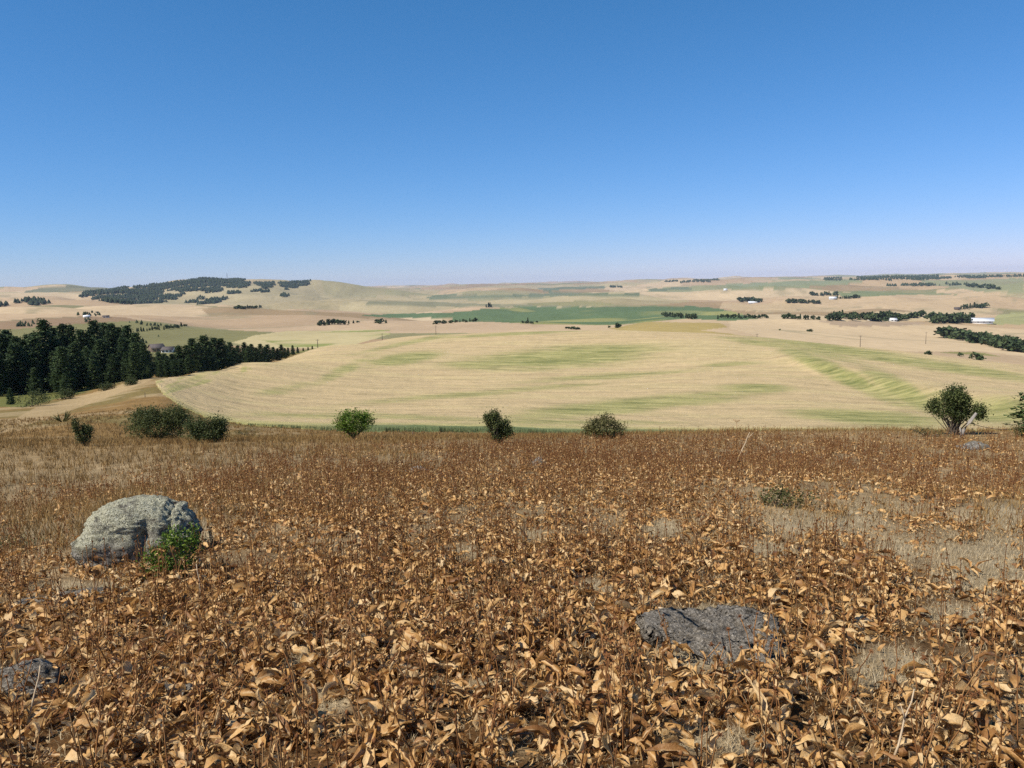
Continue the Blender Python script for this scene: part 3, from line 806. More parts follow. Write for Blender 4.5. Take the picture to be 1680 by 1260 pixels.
# ------------------------------------------------------------------ rocks
def rock(name, label, px, py, w, d, h, mat, shape, sub=5, rz=0.0, sink=0.12, seed=0, amp=0.10):
    c, r = place(px, py)
    bm = bmesh.new()
    bmesh.ops.create_icosphere(bm, subdivisions=sub, radius=1.0)
    V = np.array([v.co[:] for v in bm.verts]); F = np.array([[v.index for v in f.verts] for f in bm.faces])
    bm.free()
    V = shape(V)
    nn = V / (np.linalg.norm(V, axis=1)[:, None] + 1e-6)
    def rdg(s, k):
        return 0.5 - np.abs(fbm(V[:, 0] * s + V[:, 2] * s * 0.8, V[:, 1] * s - V[:, 2] * s * 0.7, seed + k, 3) - 0.5) * 3.0
    def n3(s, k):
        return (fbm(V[:, 0] * s + V[:, 2] * s * 0.7, V[:, 1] * s - V[:, 2] * s * 0.6, seed + k, 4) - 0.5) + (fbm(V[:, 2] * s * 1.1, V[:, 0] * s * 0.8 + V[:, 1] * s * 0.5, seed + k + 9, 3) - 0.5)
    V = V + nn * (n3(1.6, 1) * amp * 1.8 + n3(4.5, 2) * amp * 1.3 + n3(11.0, 3) * amp * 0.8 + n3(27.0, 4) * amp * 0.55 - rdg(3.1, 6) * amp * 0.75 - rdg(8.0, 7) * amp * 0.5)[:, None]
    V = V * np.array([w / 2, d / 2, h / 2])
    V[:, 2] += h / 2 - sink
    ca, sa = math.cos(rz), math.sin(rz)
    V = np.stack([V[:, 0] * ca - V[:, 1] * sa, V[:, 0] * sa + V[:, 1] * ca, V[:, 2]], 1)
    o = link(name, mesh_np(name, V, F, mat, smooth=True), loc=tuple(c))
    return tag(o, label, 'rock')

def sh_boulder(V):
    V = V.copy()
    # flattened, blocky, falling to the left; a notch splits off the hump on the right
    V = np.sign(V) * np.abs(V) ** np.array([0.66, 0.75, 0.64])
    x = V[:, 0]
    top = np.interp(x, [-1.0, -0.86, -0.55, -0.1, 0.28, 0.50, 0.58, 0.66, 0.82, 0.95, 1.0], [0.20, 0.62, 0.88, 0.98, 0.97, 0.93, 0.84, 0.93, 0.92, 0.66, 0.25])
    up = V[:, 2] > 0
    V[up, 2] *= top[up] * 1.05
    # hollow in the front face
    fr = V[:, 1] < 0.2
    hol = np.exp(-((x - 0.16 - 0.1 * V[:, 2]) / 0.09) ** 2 - ((V[:, 2] - 0.15) / 0.5) ** 2)
    V[:, 1] += np.where(fr, 0.26 * hol, 0)
    crk = np.exp(-((x - 0.56 - 0.12 * V[:, 2]) / 0.045) ** 2) * (V[:, 2] > -0.4)
    V[:, 1] += np.where(fr, 0.14 * crk, 0); V[:, 2] -= 0.09 * crk * (V[:, 2] > 0.2)
    V[:, 1] -= 0.18 * (V[:, 2] < 0.1) * (1 - hol)
    return V
def sh_slab(V):
    V = np.sign(V) * np.abs(V) ** np.array([0.45, 0.5, 0.6])
    V[:, 2] += -0.25 * V[:, 0] * (V[:, 2] > 0) - 0.15 * (V[:, 1] < 0)
    k = np.clip(-V[:, 0] - 0.1, 0, 1)
    V[:, 1] = np.where(V[:, 1] < 0, V[:, 1] * (1 - 0.55 * k), V[:, 1])
    return V
def sh_low(V):
    V = np.sign(V) * np.abs(V) ** np.array([0.7, 0.75, 0.9])
    V[:, 2] *= 0.75 + 0.35 * np.sin(V[:, 0] * 4 + 1)
    return V

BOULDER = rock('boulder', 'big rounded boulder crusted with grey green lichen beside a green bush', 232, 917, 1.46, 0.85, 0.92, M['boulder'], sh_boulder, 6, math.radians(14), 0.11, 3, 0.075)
def slab_rock():
    # outline of the slab's tilted upper face, then broken edges going down into the litter
    out = [(1056, 1004), (1095, 996), (1140, 994), (1180, 990), (1228, 992), (1262, 1002), (1276, 1012), (1279, 1045), (1288, 1082), (1284, 1108), (1252, 1122), (1205, 1112), (1170, 1092), (1140, 1068), (1112, 1050), (1080, 1040), (1058, 1030)]
    c, r = place(1175, 1062)
    c = c + np.array([0, 0, 0.11])
    nrm = np.array([0.05, -0.02, 1.0])
    P = []
    for (x, y) in out:
        d = unproj(float(x), float(y)); o = np.array([0, 0, EYE])
        P.append(o + d * (((c - o) @ nrm) / (d @ nrm)))
    P = np.array(P)
    m = 120
    t = np.linspace(0, len(P), m, endpoint=False); i0 = t.astype(int); f = (t - i0)[:, None]
    ring = P[i0] * (1 - f) + P[(i0 + 1) % len(P)] * f
    rs = np.random.RandomState(5)
    ring[:, :2] += 0.012 * rs.randn(m, 2)
    ctr = P.mean(0)
    V = [ctr[None]]
    nr_ = 30
    for k in range(1, nr_ + 1):
        V.append(ctr + (ring - ctr) * (k / nr_))
    for (dz, ex) in ((0.015, 1.012), (0.05, 1.022), (0.10, 1.03), (0.20, 1.05)):
        q = ctr + (ring - ctr) * ex; q[:, 2] -= dz; V.append(q)
    V = np.vstack(V)
    x, y = V[:, 0], V[:, 1]
    top = np.arange(len(V)) <= nr_ * m
    step = np.floor(fbm(x * 3.1 + 3, y * 3.7, 501, 2) * 6) / 6 - 0.5
    V[:, 2] += np.where(top, 0.09 * step + 0.05 * (fbm(x * 9, y * 9, 503, 3) - 0.5) + 0.028 * (fbm(x * 30, y * 30, 505, 3) - 0.5), 0.05 * step)
    V[~top, :2] += 0.02 * rs.randn((~top).sum(), 2)
    T = [(0, 1 + k, 1 + (k + 1) % m) for k in range(m)]
    Q = []
    for a_ in range(nr_ + 3):
        for k in range(m):
            k2 = (k + 1) % m
            Q.append((1 + a_ * m + k, 1 + (a_ + 1) * m + k, 1 + (a_ + 1) * m + k2, 1 + a_ * m + k2))
    o = link('rock_slab', mesh_np('rock_slab', V - c, [np.array(T), np.array(Q)], M['slab'], smooth=False), loc=tuple(c))
    tag(o, 'flat dark grey rock slab with white lichen lying among dried plants', 'rock')
slab_rock()
rock('low_rock', 'low grey rock shelf half buried below the lichen boulder', 130, 982, 1.2, 0.30, 0.15, M['slab'], sh_low, 5, 0.15, 0.07, 47, 0.13)
rock('grey_rock', 'dark grey rough rock in the dried leaves, nearly buried', 35, 1135, 0.52, 0.40, 0.26, M['slab'], sh_low, 5, -0.5, 0.07, 53, 0.10)
rock('pale_rock', 'pale flat rock near the leaning grey fence post', 1600, 737, 1.45, 0.9, 0.42, M['boulder'], sh_low, 5, 0.1, 0.12, 61, 0.08)
rock('small_stone', 'small dark stone poking out between the curled leaves', 308, 1150, 0.13, 0.12, 0.12, M['slab'], sh_low, 4, 0.3, 0.02, 67, 0.10)
rock('sunken_stone', 'lavender grey stone sunk among the dense brown plants', 683, 776, 0.9, 0.5, 0.34, M['slab'], sh_low, 4, 0.3, 0.14, 69, 0.10)
rock('round_stone', 'small round grey stone showing above the brown plants', 883, 763, 0.55, 0.4, 0.42, M['slab'], sh_low, 4, 0.3, 0.16, 73, 0.10)

# ------------------------------------------------------------------ dried plants
def leaf_shape(L, W, curl, fold, twist, crinkle, nl, nw, seed):
    """one dried leaf: base at the origin, running along +Y, curling down"""
    rs = np.random.RandomState(seed)
    t = np.linspace(0, 1, nl + 1)
    ang = np.cumsum(np.concatenate([[0.0], curl / nl * (0.5 + rs.rand(nl))]))
    step = L / nl
    cy = np.concatenate([[0], np.cumsum(np.cos(ang[1:]) * step)]); cz = np.concatenate([[0], np.cumsum(-np.sin(ang[1:]) * step)])
    wd = W * np.clip(np.sin(np.clip((t * 0.93 + 0.035), 0, 1) ** 0.8 * math.pi), 0.05, 1) * (0.85 + 0.3 * rs.rand(nl + 1))
    u = np.linspace(-1, 1, nw + 1)
    V = np.zeros((nl + 1, nw + 1, 3))
    for i in range(nl + 1):
        tw = twist * t[i]
        w = wd[i] * 0.5
        a = fold * (0.6 + 0.6 * t[i])
        # the blade bends up along both sides of the midrib and rolls in at the edge
        s = np.abs(u)
        bx = np.sign(u) * w * (np.sin(a * s) / max(a, 1e-3))
        bz = w * (1 - np.cos(a * s)) / max(a, 1e-3)
        bx = bx * math.cos(tw) - bz * math.sin(tw); bz2 = np.sign(u) * 0 + (bx * math.sin(tw) * 0.4 + bz * math.cos(tw))
        nx = rs.randn(nw + 1) * crinkle * W; nz = rs.randn(nw + 1) * crinkle * W
        up = np.array([0, math.sin(ang[i]), math.cos(ang[i])])
        V[i] = np.array([0, cy[i], cz[i]]) + np.outer(bx + nx * (s > 0), [1, 0, 0]) + np.outer(bz2 + nz, up)
    V = V.reshape(-1, 3)
    Q = [(i * (nw + 1) + k, i * (nw + 1) + k + 1, (i + 1) * (nw + 1) + k + 1, (i + 1) * (nw + 1) + k) for i in range(nl) for k in range(nw)]
    return V, np.array(Q)

def leaf_params(k, seed):
    rs = np.random.RandomState(seed * 131 + k)
    return dict(L=1.0, W=0.28 + 0.26 * rs.rand(), curl=rs.uniform(0.8, 5.0), fold=rs.uniform(1.0, 3.3), twist=rs.uniform(-2.0, 2.0), crinkle=0.075)
NLV = 26
def leaf_set(nl, nw, seed=5):
    out = []
    for k in range(NLV):
        p = leaf_params(k, 1)
        V, Q = leaf_shape(nl=nl, nw=nw, seed=seed + k, **p)
        out.append(V)
    return np.array(out), Q
LV_HI, LQ_HI = leaf_set(6, 4)
LV_MID, LQ_MID = leaf_set(4, 2)
LV_LO, LQ_LO = leaf_set(3, 1)
_rib = np.tile(np.array([0, 0.3, 1, 0.3, 0]), 7)
LEAF_ME = [mesh_np('leaf', LV_HI[k], LQ_HI, M['leaf'], attrs={'rib': _rib}, smooth=True) for k in range(NLV)]

def stem_mesh(k):
    rs = np.random.RandomState(900 + k)
    b = MB()
    n = 6
    t = np.linspace(0, 1, n)
    bend = rs.uniform(-0.25, 0.25, 2)
    pts = np.stack([bend[0] * t ** 2 + rs.randn(n) * 0.012, bend[1] * t ** 2 + rs.randn(n) * 0.012, t], 1)
    pts[0, :2] = 0
    b.tube(pts, np.linspace(0.011, 0.007, n), 5)
    me = b.mesh('stem', M['stem'], True)
    return me, pts[-1]
STEMS = [stem_mesh(k) for k in range(8)]
def head_mesh(k):
    rs = np.random.RandomState(700 + k)
    b = MB()
    bm = bmesh.new(); bmesh.ops.create_icosphere(bm, subdivisions=1, radius=1.0)
    V = np.array([v.co[:] for v in bm.verts]); F = np.array([[v.index for v in f.verts] for f in bm.faces]); bm.free()
    V = V * np.array([0.30, 0.30, 0.42]) * (0.8 + 0.4 * rs.rand(len(V), 1))
    b.add(V, F)
    for i in range(17):                       # dry bracts round the head
        a = i / 17 * 6.28 * 3 + rs.uniform(-.2, .2); e = rs.uniform(-0.5, 0.7); l = rs.uniform(0.75, 1.25)
        d = np.array([math.cos(a) * math.cos(e), math.sin(a) * math.cos(e), math.sin(e)])
        sd = np.array([-math.sin(a), math.cos(a), 0]) * 0.2
        b.add([d * 0.3 + sd, d * 0.3 - sd, d * l], [(0, 1, 2)])
    return b.mesh('seed_head', M['head'])
HEADS = [head_mesh(k) for k in range(5)]

def eul(ax, ay, az):
    return Euler((ax, ay, az), 'XYZ').to_matrix().to_4x4()

def clump_spec(rs, big=1.0, near=0.10):
    """leaf and stalk placement of one plant"""
    leaves, stems = [], []
    n = rs.randint(6, 11) + (2 if near > 0.1 else 0)
    a0 = rs.rand() * 6.28
    for i in range(n):
        yaw = a0 + i * 2.4 + rs.uniform(-0.5, 0.5)
        pitch = rs.uniform(-0.1, 1.05)
        L = (0.085 + 0.125 * rs.rand() ** 1.3) * big * (1.4 if rs.rand() < near else 1.0)
        L = min(L, 0.22)
        off = rs.uniform(0.01, 0.09) * big
        h = rs.uniform(0.015, 0.10) * big
        roll = rs.uniform(-1.1, 1.1)
        leaves.append((off * -math.sin(yaw), off * math.cos(yaw), h, pitch, roll, yaw, L, rs.randint(NLV)))
    for i in range(rs.randint(0, 4) if near > 0.1 else rs.randint(1, 4)):
        yaw = rs.rand() * 6.28; lean = abs(rs.randn()) * 0.24
        H = rs.uniform(0.20, 0.48) * big
        x, y = rs.uniform(-0.05, 0.05, 2)
        stems.append((x, y, lean, yaw, H, rs.randint(8), rs.randint(5), rs.uniform(0.010, 0.018)))
        for j in range(rs.randint(1, 4)):       # small leaves hanging on the stalk
            f = rs.uniform(0.35, 0.85)
            leaves.append((x + math.sin(yaw) * lean * H * f, y - math.cos(yaw) * lean * H * f, H * f, rs.uniform(-0.9, 0.6), rs.uniform(-1, 1), rs.rand() * 6.28, rs.uniform(0.05, 0.11) * big, rs.randint(NLV)))
    return leaves, stems

nC = 48000
rr = np.sqrt(RS.uniform(1.2 ** 2, 62.0 ** 2, nC)); aa = RS.uniform(-0.67, 0.67, nC)
# the foot of the slope is the thickest part of the stand
rr = np.concatenate([rr, np.sqrt(RS.uniform(1.2 ** 2, 9.0 ** 2, 650))]); aa = np.concatenate([aa, RS.uniform(-0.67, 0.67, 650)]); nC = len(rr)
cx_, cy_ = rr * np.sin(aa), rr * np.cos(aa)
dn, cpx, cpy = density(cx_, cy_)
keep = RS.rand(nC) < dn * np.clip(0.95 - 0.011 * rr, 0.42, 1)
cx_, cy_, cpx, cpy, rr = cx_[keep], cy_[keep], cpx[keep], cpy[keep], rr[keep]
cz_ = Z(cx_, cy_)
inview = (cpx > -15) & (cpx < 1695) & (cpy < 1290) & (cpy > 0)
order = np.argsort(np.where(inview, rr, 1e9))
NEARN = 300
near_ids = order[:NEARN]
far_mask = np.ones(len(rr), bool); far_mask[near_ids] = False

rs = np.random.RandomState(77)
for i in near_ids:
    big = rs.uniform(0.82, 1.22)
    root = empty('dried_plant', (cx_[i], cy_[i], cz_[i] - 0.012), rs.rand() * 6.28)
    tag(root, 'low dried brown plant with large curled leaves near the rock slab', 'dried plant', 'dried brown plants on the near slope')
    leaves, stems = clump_spec(rs, big, 0.28)
    for (x, y, h, pit, rol, yaw, L, k) in leaves:
        m4 = Matrix.Translation((x, y, h)) @ Matrix.Rotation(yaw, 4, 'Z') @ Matrix.Rotation(pit, 4, 'X') @ Matrix.Rotation(rol, 4, 'Y') @ Matrix.Scale(L, 4)
        link('leaf', LEAF_ME[k], root, mat4=m4)
    for (x, y, lean, yaw, H, k, hk, hs) in stems:
        me, tip = STEMS[k]
        m4 = Matrix.Translation((x, y, 0)) @ Matrix.Rotation(yaw, 4, 'Z') @ Matrix.Rotation(lean, 4, 'X') @ Matrix.Diagonal((0.36, 0.36, H, 1))
        so = link('stem', me, root, mat4=m4)
        inv = Matrix.Diagonal((hs * 1.35 / 0.36, hs * 1.35 / 0.36, hs * 1.35 / H, 1))
        link('seed_head', HEADS[hk], so, mat4=Matrix.Translation(tuple(tip)) @ inv)

def rotm(pit, rol, yaw):
    cp, sp, cr, sr, cy, sy = np.cos(pit), np.sin(pit), np.cos(rol), np.sin(rol), np.cos(yaw), np.sin(yaw)
    n = len(pit); o = np.zeros(n); l = np.ones(n)
    Rx = np.stack([l, o, o, o, cp, -sp, o, sp, cp], -1).reshape(n, 3, 3)
    Ry = np.stack([cr, o, sr, o, l, o, -sr, o, cr], -1).reshape(n, 3, 3)
    Rz = np.stack([cy, -sy, o, sy, cy, o, o, o, l], -1).reshape(n, 3, 3)
    return Rz @ Rx @ Ry

def far_plants():
    ids = np.nonzero(far_mask)[0]
    rs = np.random.RandomState(99)
    LF = []; STM = []
    for i in ids:
        big = rs.uniform(0.8, 1.15)
        lv, sm = clump_spec(rs, big, 0.28 if rr[i] < 9.5 else 0.10)
        if rr[i] > 22:
            lv = [l for l in lv if rs.rand() < 0.55]
        for l in lv: LF.append((cx_[i] + l[0], cy_[i] + l[1], cz_[i] + l[2] - 0.012, l[3], l[4], l[5], l[6] * (1.0 if rr[i] < 14 else 1.1), l[7], rr[i]))
        for s in sm: STM.append((cx_[i] + s[0], cy_[i] + s[1], cz_[i] - 0.01, s[2], s[3], s[4], s[7], rr[i]))
    LF = np.array(LF); STM = np.array(STM)
    Vs, Fs, Ms, As = [], [], [], []
    base = 0
    for lo, hi, LV, LQ in ((0, 15, LV_MID, LQ_MID), (15, 999, LV_LO, LQ_LO)):
        S = LF[(LF[:, 8] >= lo) & (LF[:, 8] < hi)]
        R = rotm(S[:, 3], S[:, 4], S[:, 5])
        V = np.einsum('nij,nkj->nki', R, LV[S[:, 7].astype(int)]) * S[:, 6][:, None, None] + S[:, None, :3]
        nv = V.shape[1]
        F = LQ[None] + (np.arange(len(S)) * nv)[:, None, None] + base
        Vs.append(V.reshape(-1, 3)); Fs.append(F.reshape(-1, 4)); Ms.append(np.zeros(F.shape[0] * F.shape[1], int))
        As.append(np.repeat(rs.rand(len(S)), nv)); base += V.shape[0] * nv
    # stalks: three-sided tapering blades
    S = STM; n = len(S)
    tip = np.stack([np.sin(S[:, 4]) * np.sin(S[:, 3]), -np.cos(S[:, 4]) * np.sin(S[:, 3]), np.cos(S[:, 3])], -1) * S[:, 5][:, None]
    th = np.array([0, 2.1, 4.2]); ring = np.stack([np.cos(th), np.sin(th), th * 0], -1)
    wid = 0.0038 + 0.00009 * S[:, 7]
    b0 = S[:, None, :3] + ring[None] * wid[:, None, None]
    b1 = S[:, None, :3] + tip[:, None] + ring[None] * 0.7 * wid[:, None, None]
    V = np.concatenate([b0, b1], 1)
    q = np.array([(0, 1, 4, 3), (1, 2, 5, 4), (2, 0, 3, 5)])
    F = q[None] + (np.arange(n) * 6)[:, None, None] + base
    Vs.append(V.reshape(-1, 3)); Fs.append(F.reshape(-1, 4)); Ms.append(np.ones(n * 3, int)); As.append(np.repeat(rs.rand(n), 6)); base += n * 6
    # heads: bent diamond shapes
    od = np.array([(1, 0, 0), (0, 1, 0), (-1, 0, 0), (0, -1, 0), (0, 0, .9), (0, 0, -.9)], float)
    od = od[None] * (0.7 + 0.6 * rs.rand(n, 6, 1))
    V = S[:, None, :3] + tip[:, None] + od * np.array([1, 1, 1.5]) * (S[:, 6] * (0.62 + 0.028 * np.clip(S[:, 7] - 6, 0, 22)))[:, None, None]
    tq = np.array([(0, 1, 4, 4), (1, 2, 4, 4), (2, 3, 4, 4), (3, 0, 4, 4), (1, 0, 5, 5), (2, 1, 5, 5), (3, 2, 5, 5), (0, 3, 5, 5)])[:, :3]
    FT = tq[None] + (np.arange(n) * 6)[:, None, None] + base
    Vs.append(V.reshape(-1, 3)); As.append(np.repeat(rs.rand(n), 6)); base += n * 6
    FT = FT.reshape(-1, 3)
    midx = np.concatenate(Ms + [np.full(len(FT), 2)])
    me = mesh_np('dried_plants', np.vstack(Vs), [np.vstack(Fs), FT], [M['leaf'], M['stem'], M['head']], midx, attrs={'rnd': np.concatenate(As)}, smooth=True)
    o = link('dried_plants', me)
    tag(o, 'dense stand of dried brown plants covering the slope up to its brow', 'dried plants', kind='stuff')
    print('far plants', len(ids), 'leaves', len(LF), 'stalks', n)
far_plants()

# ------------------------------------------------------------------ grass
def blades(name, label, X, Y, H, Wd, lean, mat, rs, curve=0.5):
    n = len(X)
    Zb = Z(X, Y) - 0.01
    yaw = rs.rand(n) * 6.283; ln = lean * rs.rand(n) + 0.05
    d = np.stack([np.cos(yaw), np.sin(yaw)], -1)
    # the blade's flat side is turned at random
    f = rs.rand(n) * 6.283
    s = np.stack([np.cos(f), np.sin(f), 0 * f], -1) * (Wd * 0.5)[:, None]
    B = np.stack([X, Y, Zb], -1)
    mid = B + np.concatenate([d * (np.sin(ln) * H * 0.5)[:, None], (np.cos(ln) * H * 0.55)[:, None]], 1)
    l2 = np.clip(ln * (1 + curve * 2), 0, 1.9)
    tip = mid + np.concatenate([d * (np.sin(l2) * H * 0.5)[:, None], (np.cos(l2) * H * 0.5)[:, None]], 1)
    V = np.stack([B - s, B + s, mid - s * 0.7, mid + s * 0.7, tip], 1).reshape(-1, 3)
    k = (np.arange(n) * 5)[:, None]
    T = np.concatenate([np.stack([k[:, 0], k[:, 0] + 1, k[:, 0] + 3], 1), np.stack([k[:, 0], k[:, 0] + 3, k[:, 0] + 2], 1), np.stack([k[:, 0] + 2, k[:, 0] + 3, k[:, 0] + 4], 1)])
    me = mesh_np(name, V, T, mat, attrs={'rnd': np.repeat(rs.rand(n), 5)})
    return tag(link(name, me), label, 'grass', kind='stuff')

def scatter(n, r0, r1, power, a=0.66, clump=0, spread=0.1, rs=RS):
    u = rs.rand(n)
    r = (r0 ** power + u * (r1 ** power - r0 ** power)) ** (1 / power)
    az = rs.uniform(-a, a, n)
    x, y = r * np.sin(az), r * np.cos(az)
    if clump:
        x = np.repeat(x, clump) + rs.randn(n * clump) * spread; y = np.repeat(y, clump) + rs.randn(n * clump) * spread
    return x, y

rs = np.random.RandomState(5)
def litter():
    n = 30000
    x, y = scatter(n, 1.3, 15, 1.3, rs=rs)
    d, _, _ = density(x, y)
    k = rs.rand(n) < np.clip(d * 1.3 + 0.05, 0, 1)
    x, y = x[k], y[k]; n = len(x)
    Rm = rotm(rs.uniform(-0.5, 0.5, n), rs.uniform(-3.1, 3.1, n), rs.rand(n) * 6.283)
    V = np.einsum('nij,nkj->nki', Rm, LV_LO[rs.randint(NLV, size=n)]) * rs.uniform(0.03, 0.10, n)[:, None, None] + np.stack([x, y, Z(x, y) + rs.uniform(0.0, 0.035, n)], -1)[:, None]
    F = LQ_LO[None] + (np.arange(n) * V.shape[1])[:, None, None]
    me = mesh_np('leaf_litter', V.reshape(-1, 3), F.reshape(-1, 4), M['leaf'], attrs={'rnd': np.repeat(rs.rand(n), V.shape[1])}, smooth=True)
    tag(link('leaf_litter', me), 'crumbled brown leaf litter lying under the dried plants', 'leaf litter', kind='stuff')
litter()
x, y = scatter(35000, 1.3, 17, 1.25, rs=rs)
dnn, _, _ = density(x, y)
k_ = rs.rand(len(x)) < np.where(dnn < 0.3, 1.0, 0.33)
x = np.repeat(x[k_], 9); y = np.repeat(y[k_], 9); dnn = np.repeat(dnn[k_], 9)
x = x + rs.randn(len(x)) * 0.04; y = y + rs.randn(len(x)) * 0.04
H = rs.uniform(0.04, 0.14, len(x)) * np.where(dnn < 0.3, 1.0, 0.8)
blades('straw_grass', 'short curled straw grass between the dried plants', x, y, H, np.full(len(x), 0.0028) + 0.00022 * np.hypot(x, y), 1.35, M['straw'], rs, 1.1)

x, y = scatter(16500, 13, 130, 1.08, clump=7, spread=0.12, rs=rs)
scx_ = x.copy()
keep = ~wheat_mask(np.arctan2(x, y), np.hypot(x, y) + 1.0)
x2, y2 = scatter(9000, 13, 62, 1.2, clump=8, spread=0.10, rs=rs)
k2 = np.arctan2(x2, y2) < -0.12
x = np.concatenate([x[keep & ~((np.hypot(x, y) > 66) & (np.arctan2(x, y) > 0.08))], x2[k2]]); y = np.concatenate([y[keep & ~((np.hypot(scx_, y) > 66) & (np.arctan2(scx_, y) > 0.08))], y2[k2]])
dnn, gpx, gpy = density(x, y)
r_ = np.hypot(x, y)
H = rs.uniform(0.14, 0.42, len(x)) * np.where(dnn > 0.3, 0.6, 1.0) * (0.6 + 0.8 * fbm(x / 3, y / 3, 411, 2))
blades('brown_grass', 'brown dry grass along the brow and the slope beyond the dried plants', x, y, H, 0.006 + 0.00035 * r_, 0.6, M['brown_grass'], rs, 0.4)

# green standing wheat along the near edge of the field
def wheat_edge():
    rs = np.random.RandomState(8)
    n = 22000
    a = rs.uniform(float(_na[5]), 0.72, n); r = np.interp(a, _na, _nr) + rs.uniform(-0.5, 4.0, n)
    x, y = r * np.sin(a), r * np.cos(a)
    m = simple_mat('green_wheat_stalks', [(0.1, (0.080, 0.115, 0.050)), (0.6, (0.150, 0.185, 0.085)), (1.0, (0.30, 0.29, 0.13))], 0.2, local=False, mixrnd=0.7, trans=0.2)
    blades('wheat_stalks', 'green wheat stalks standing along the near edge of the field', x, y, rs.uniform(0.6, 0.95, n) * np.interp(a, _na[[5, 6, 7, 13]], [0.35, 0.8, 1.0, 1.0]), np.full(n, 0.05), 0.15, m, rs, 0.3)
wheat_edge()

# ------------------------------------------------------------------ bushes
def leaf_cloud(b, C, n, size, rs, flat=0.4):
    """n folded leaves round each of the points C (k,3) with spread per point"""
    k = len(C)
    idx = np.repeat(np.arange(k), n)
    P = C[idx, :3] + rs.randn(k * n, 3) * C[idx, 3:4]
    m = len(P)
    d = rs.randn(m, 3); d[:, 2] *= 0.7; d /= np.linalg.norm(d, axis=1)[:, None]
    u = rs.randn(m, 3); u -= (u * d).sum(1)[:, None] * d; u /= np.linalg.norm(u, axis=1)[:, None]
    nrm = np.cross(d, u)
    s = (size * rs.uniform(0.6, 1.3, m))[:, None]
    V = np.stack([P, P + d * s * 0.5 + u * s * 0.28 + nrm * s * 0.12, P + d * s, P + d * s * 0.5 - u * s * 0.28 + nrm * s * 0.12], 1).reshape(-1, 3)
    o = (np.arange(m) * 4)[:, None]
    T = np.concatenate([o + np.array([0, 1, 2]), o + np.array([0, 2, 3])])
    b.add(V, T, None, np.repeat(np.clip(rs.rand(m) * 0.6 + 0.4 * rs.rand(k)[idx], 0, 0.999), 4))

def bush(name, label, base, lobes, mat, stem_mat, clumps, per, size, seed, stems=14, spread=0.13, cat='bush', stem_r=0.02, shell=0.55):
    """lobes: (x, z, rx, rz, ry, weight) in metres from the base, x along the picture"""
    rs = np.random.RandomState(seed)
    root = empty(name, tuple(base))
    a = math.atan2(base[0], base[1])
    root.rotation_euler = (0, 0, -a)
    L = np.array(lobes, float)
    w = L[:, 5] / L[:, 5].sum()
    k = rs.choice(len(L), clumps, p=w)
    d = rs.randn(clumps, 3); d /= np.linalg.norm(d, axis=1)[:, None]
    rad = shell + (1 - shell) * rs.rand(clumps) ** 0.6
    rad *= rs.uniform(0.70, 1.12, clumps) * np.where(rs.rand(clumps) < 0.10, 1.28, 1.0)
    P = np.stack([L[k, 0] + d[:, 0] * L[k, 2] * rad, d[:, 1] * L[k, 4] * rad, L[k, 1] + d[:, 2] * L[k, 3] * rad], 1)
    P[:, 2] = np.maximum(P[:, 2], 0.10)
    C = np.concatenate([P, spread * rs.uniform(0.6, 1.2, (clumps, 1))], 1)
    lb = MB()
    leaf_cloud(lb, C, per, size, rs)
    lb.build('foliage', mat, root)
    sb = MB()
    tg = P[rs.choice(clumps, min(stems, clumps), replace=False)]
    for t in tg:
        b0 = np.array([rs.uniform(-0.10, 0.10), rs.uniform(-0.1, 0.1), -0.06])
        m1 = b0 + (t - b0) * 0.45 + np.array([rs.randn() * 0.06, rs.randn() * 0.06, 0.10 * abs(t[0] - b0[0])])
        sb.tube([b0, m1, t * 0.8 + m1 * 0.2, t], np.array([1.0, 0.75, 0.45, 0.2]) * stem_r * rs.uniform(0.7, 1.3), 5, cap=False)
    sb.build('stems', stem_mat, root, True)
    tag(root, label, cat)
    return root

def mpp(r): return r / FPX      # metres per photo pixel at a distance

p, r = place(583, 722, 30); k = mpp(r)
bush('leafy_bush', 'bright green round bush on short stems at the field edge', p, [(0, 30 * k, 27 * k, 19 * k, 24 * k, 1.0), (-12 * k, 32 * k, 18 * k, 14 * k, 18 * k, .4), (14 * k, 34 * k, 17 * k, 13 * k, 18 * k, .4)], M['bush_green'], M['greybark'], 170, 26, 0.115, 21, 16, 0.15, stem_r=0.035)
p, r = place(817, 727, 30); k = mpp(r)
bush('upright_bush', 'dark narrow upright bush with bare lower stems on the brow', p, [(-4 * k, 36 * k, 15 * k, 22 * k, 13 * k, 1.0), (-14 * k, 42 * k, 10 * k, 10 * k, 10 * k, .35), (14 * k, 24 * k, 11 * k, 16 * k, 11 * k, .5), (0, 14 * k, 9 * k, 10 * k, 9 * k, .3)], M['bush_dark'], M['greybark'], 210, 26, 0.10, 22, 40, 0.11, stem_r=0.024, shell=0.35)
p, r = place(991, 719, 30); k = mpp(r)
bush('open_bush', 'olive rounded bush with loose open twigs on the brow', p, [(0, 17 * k, 30 * k, 19 * k, 25 * k, 1.0), (2 * k, 28 * k, 18 * k, 14 * k, 16 * k, .4), (-22 * k, 14 * k, 14 * k, 10 * k, 12 * k, .2), (24 * k, 12 * k, 14 * k, 11 * k, 12 * k, .2)], M['bush_olive'], M['greybark'], 230, 24, 0.095, 23, 40, 0.12, stem_r=0.018)
p, r = place(1566, 714, 30); k = mpp(r)
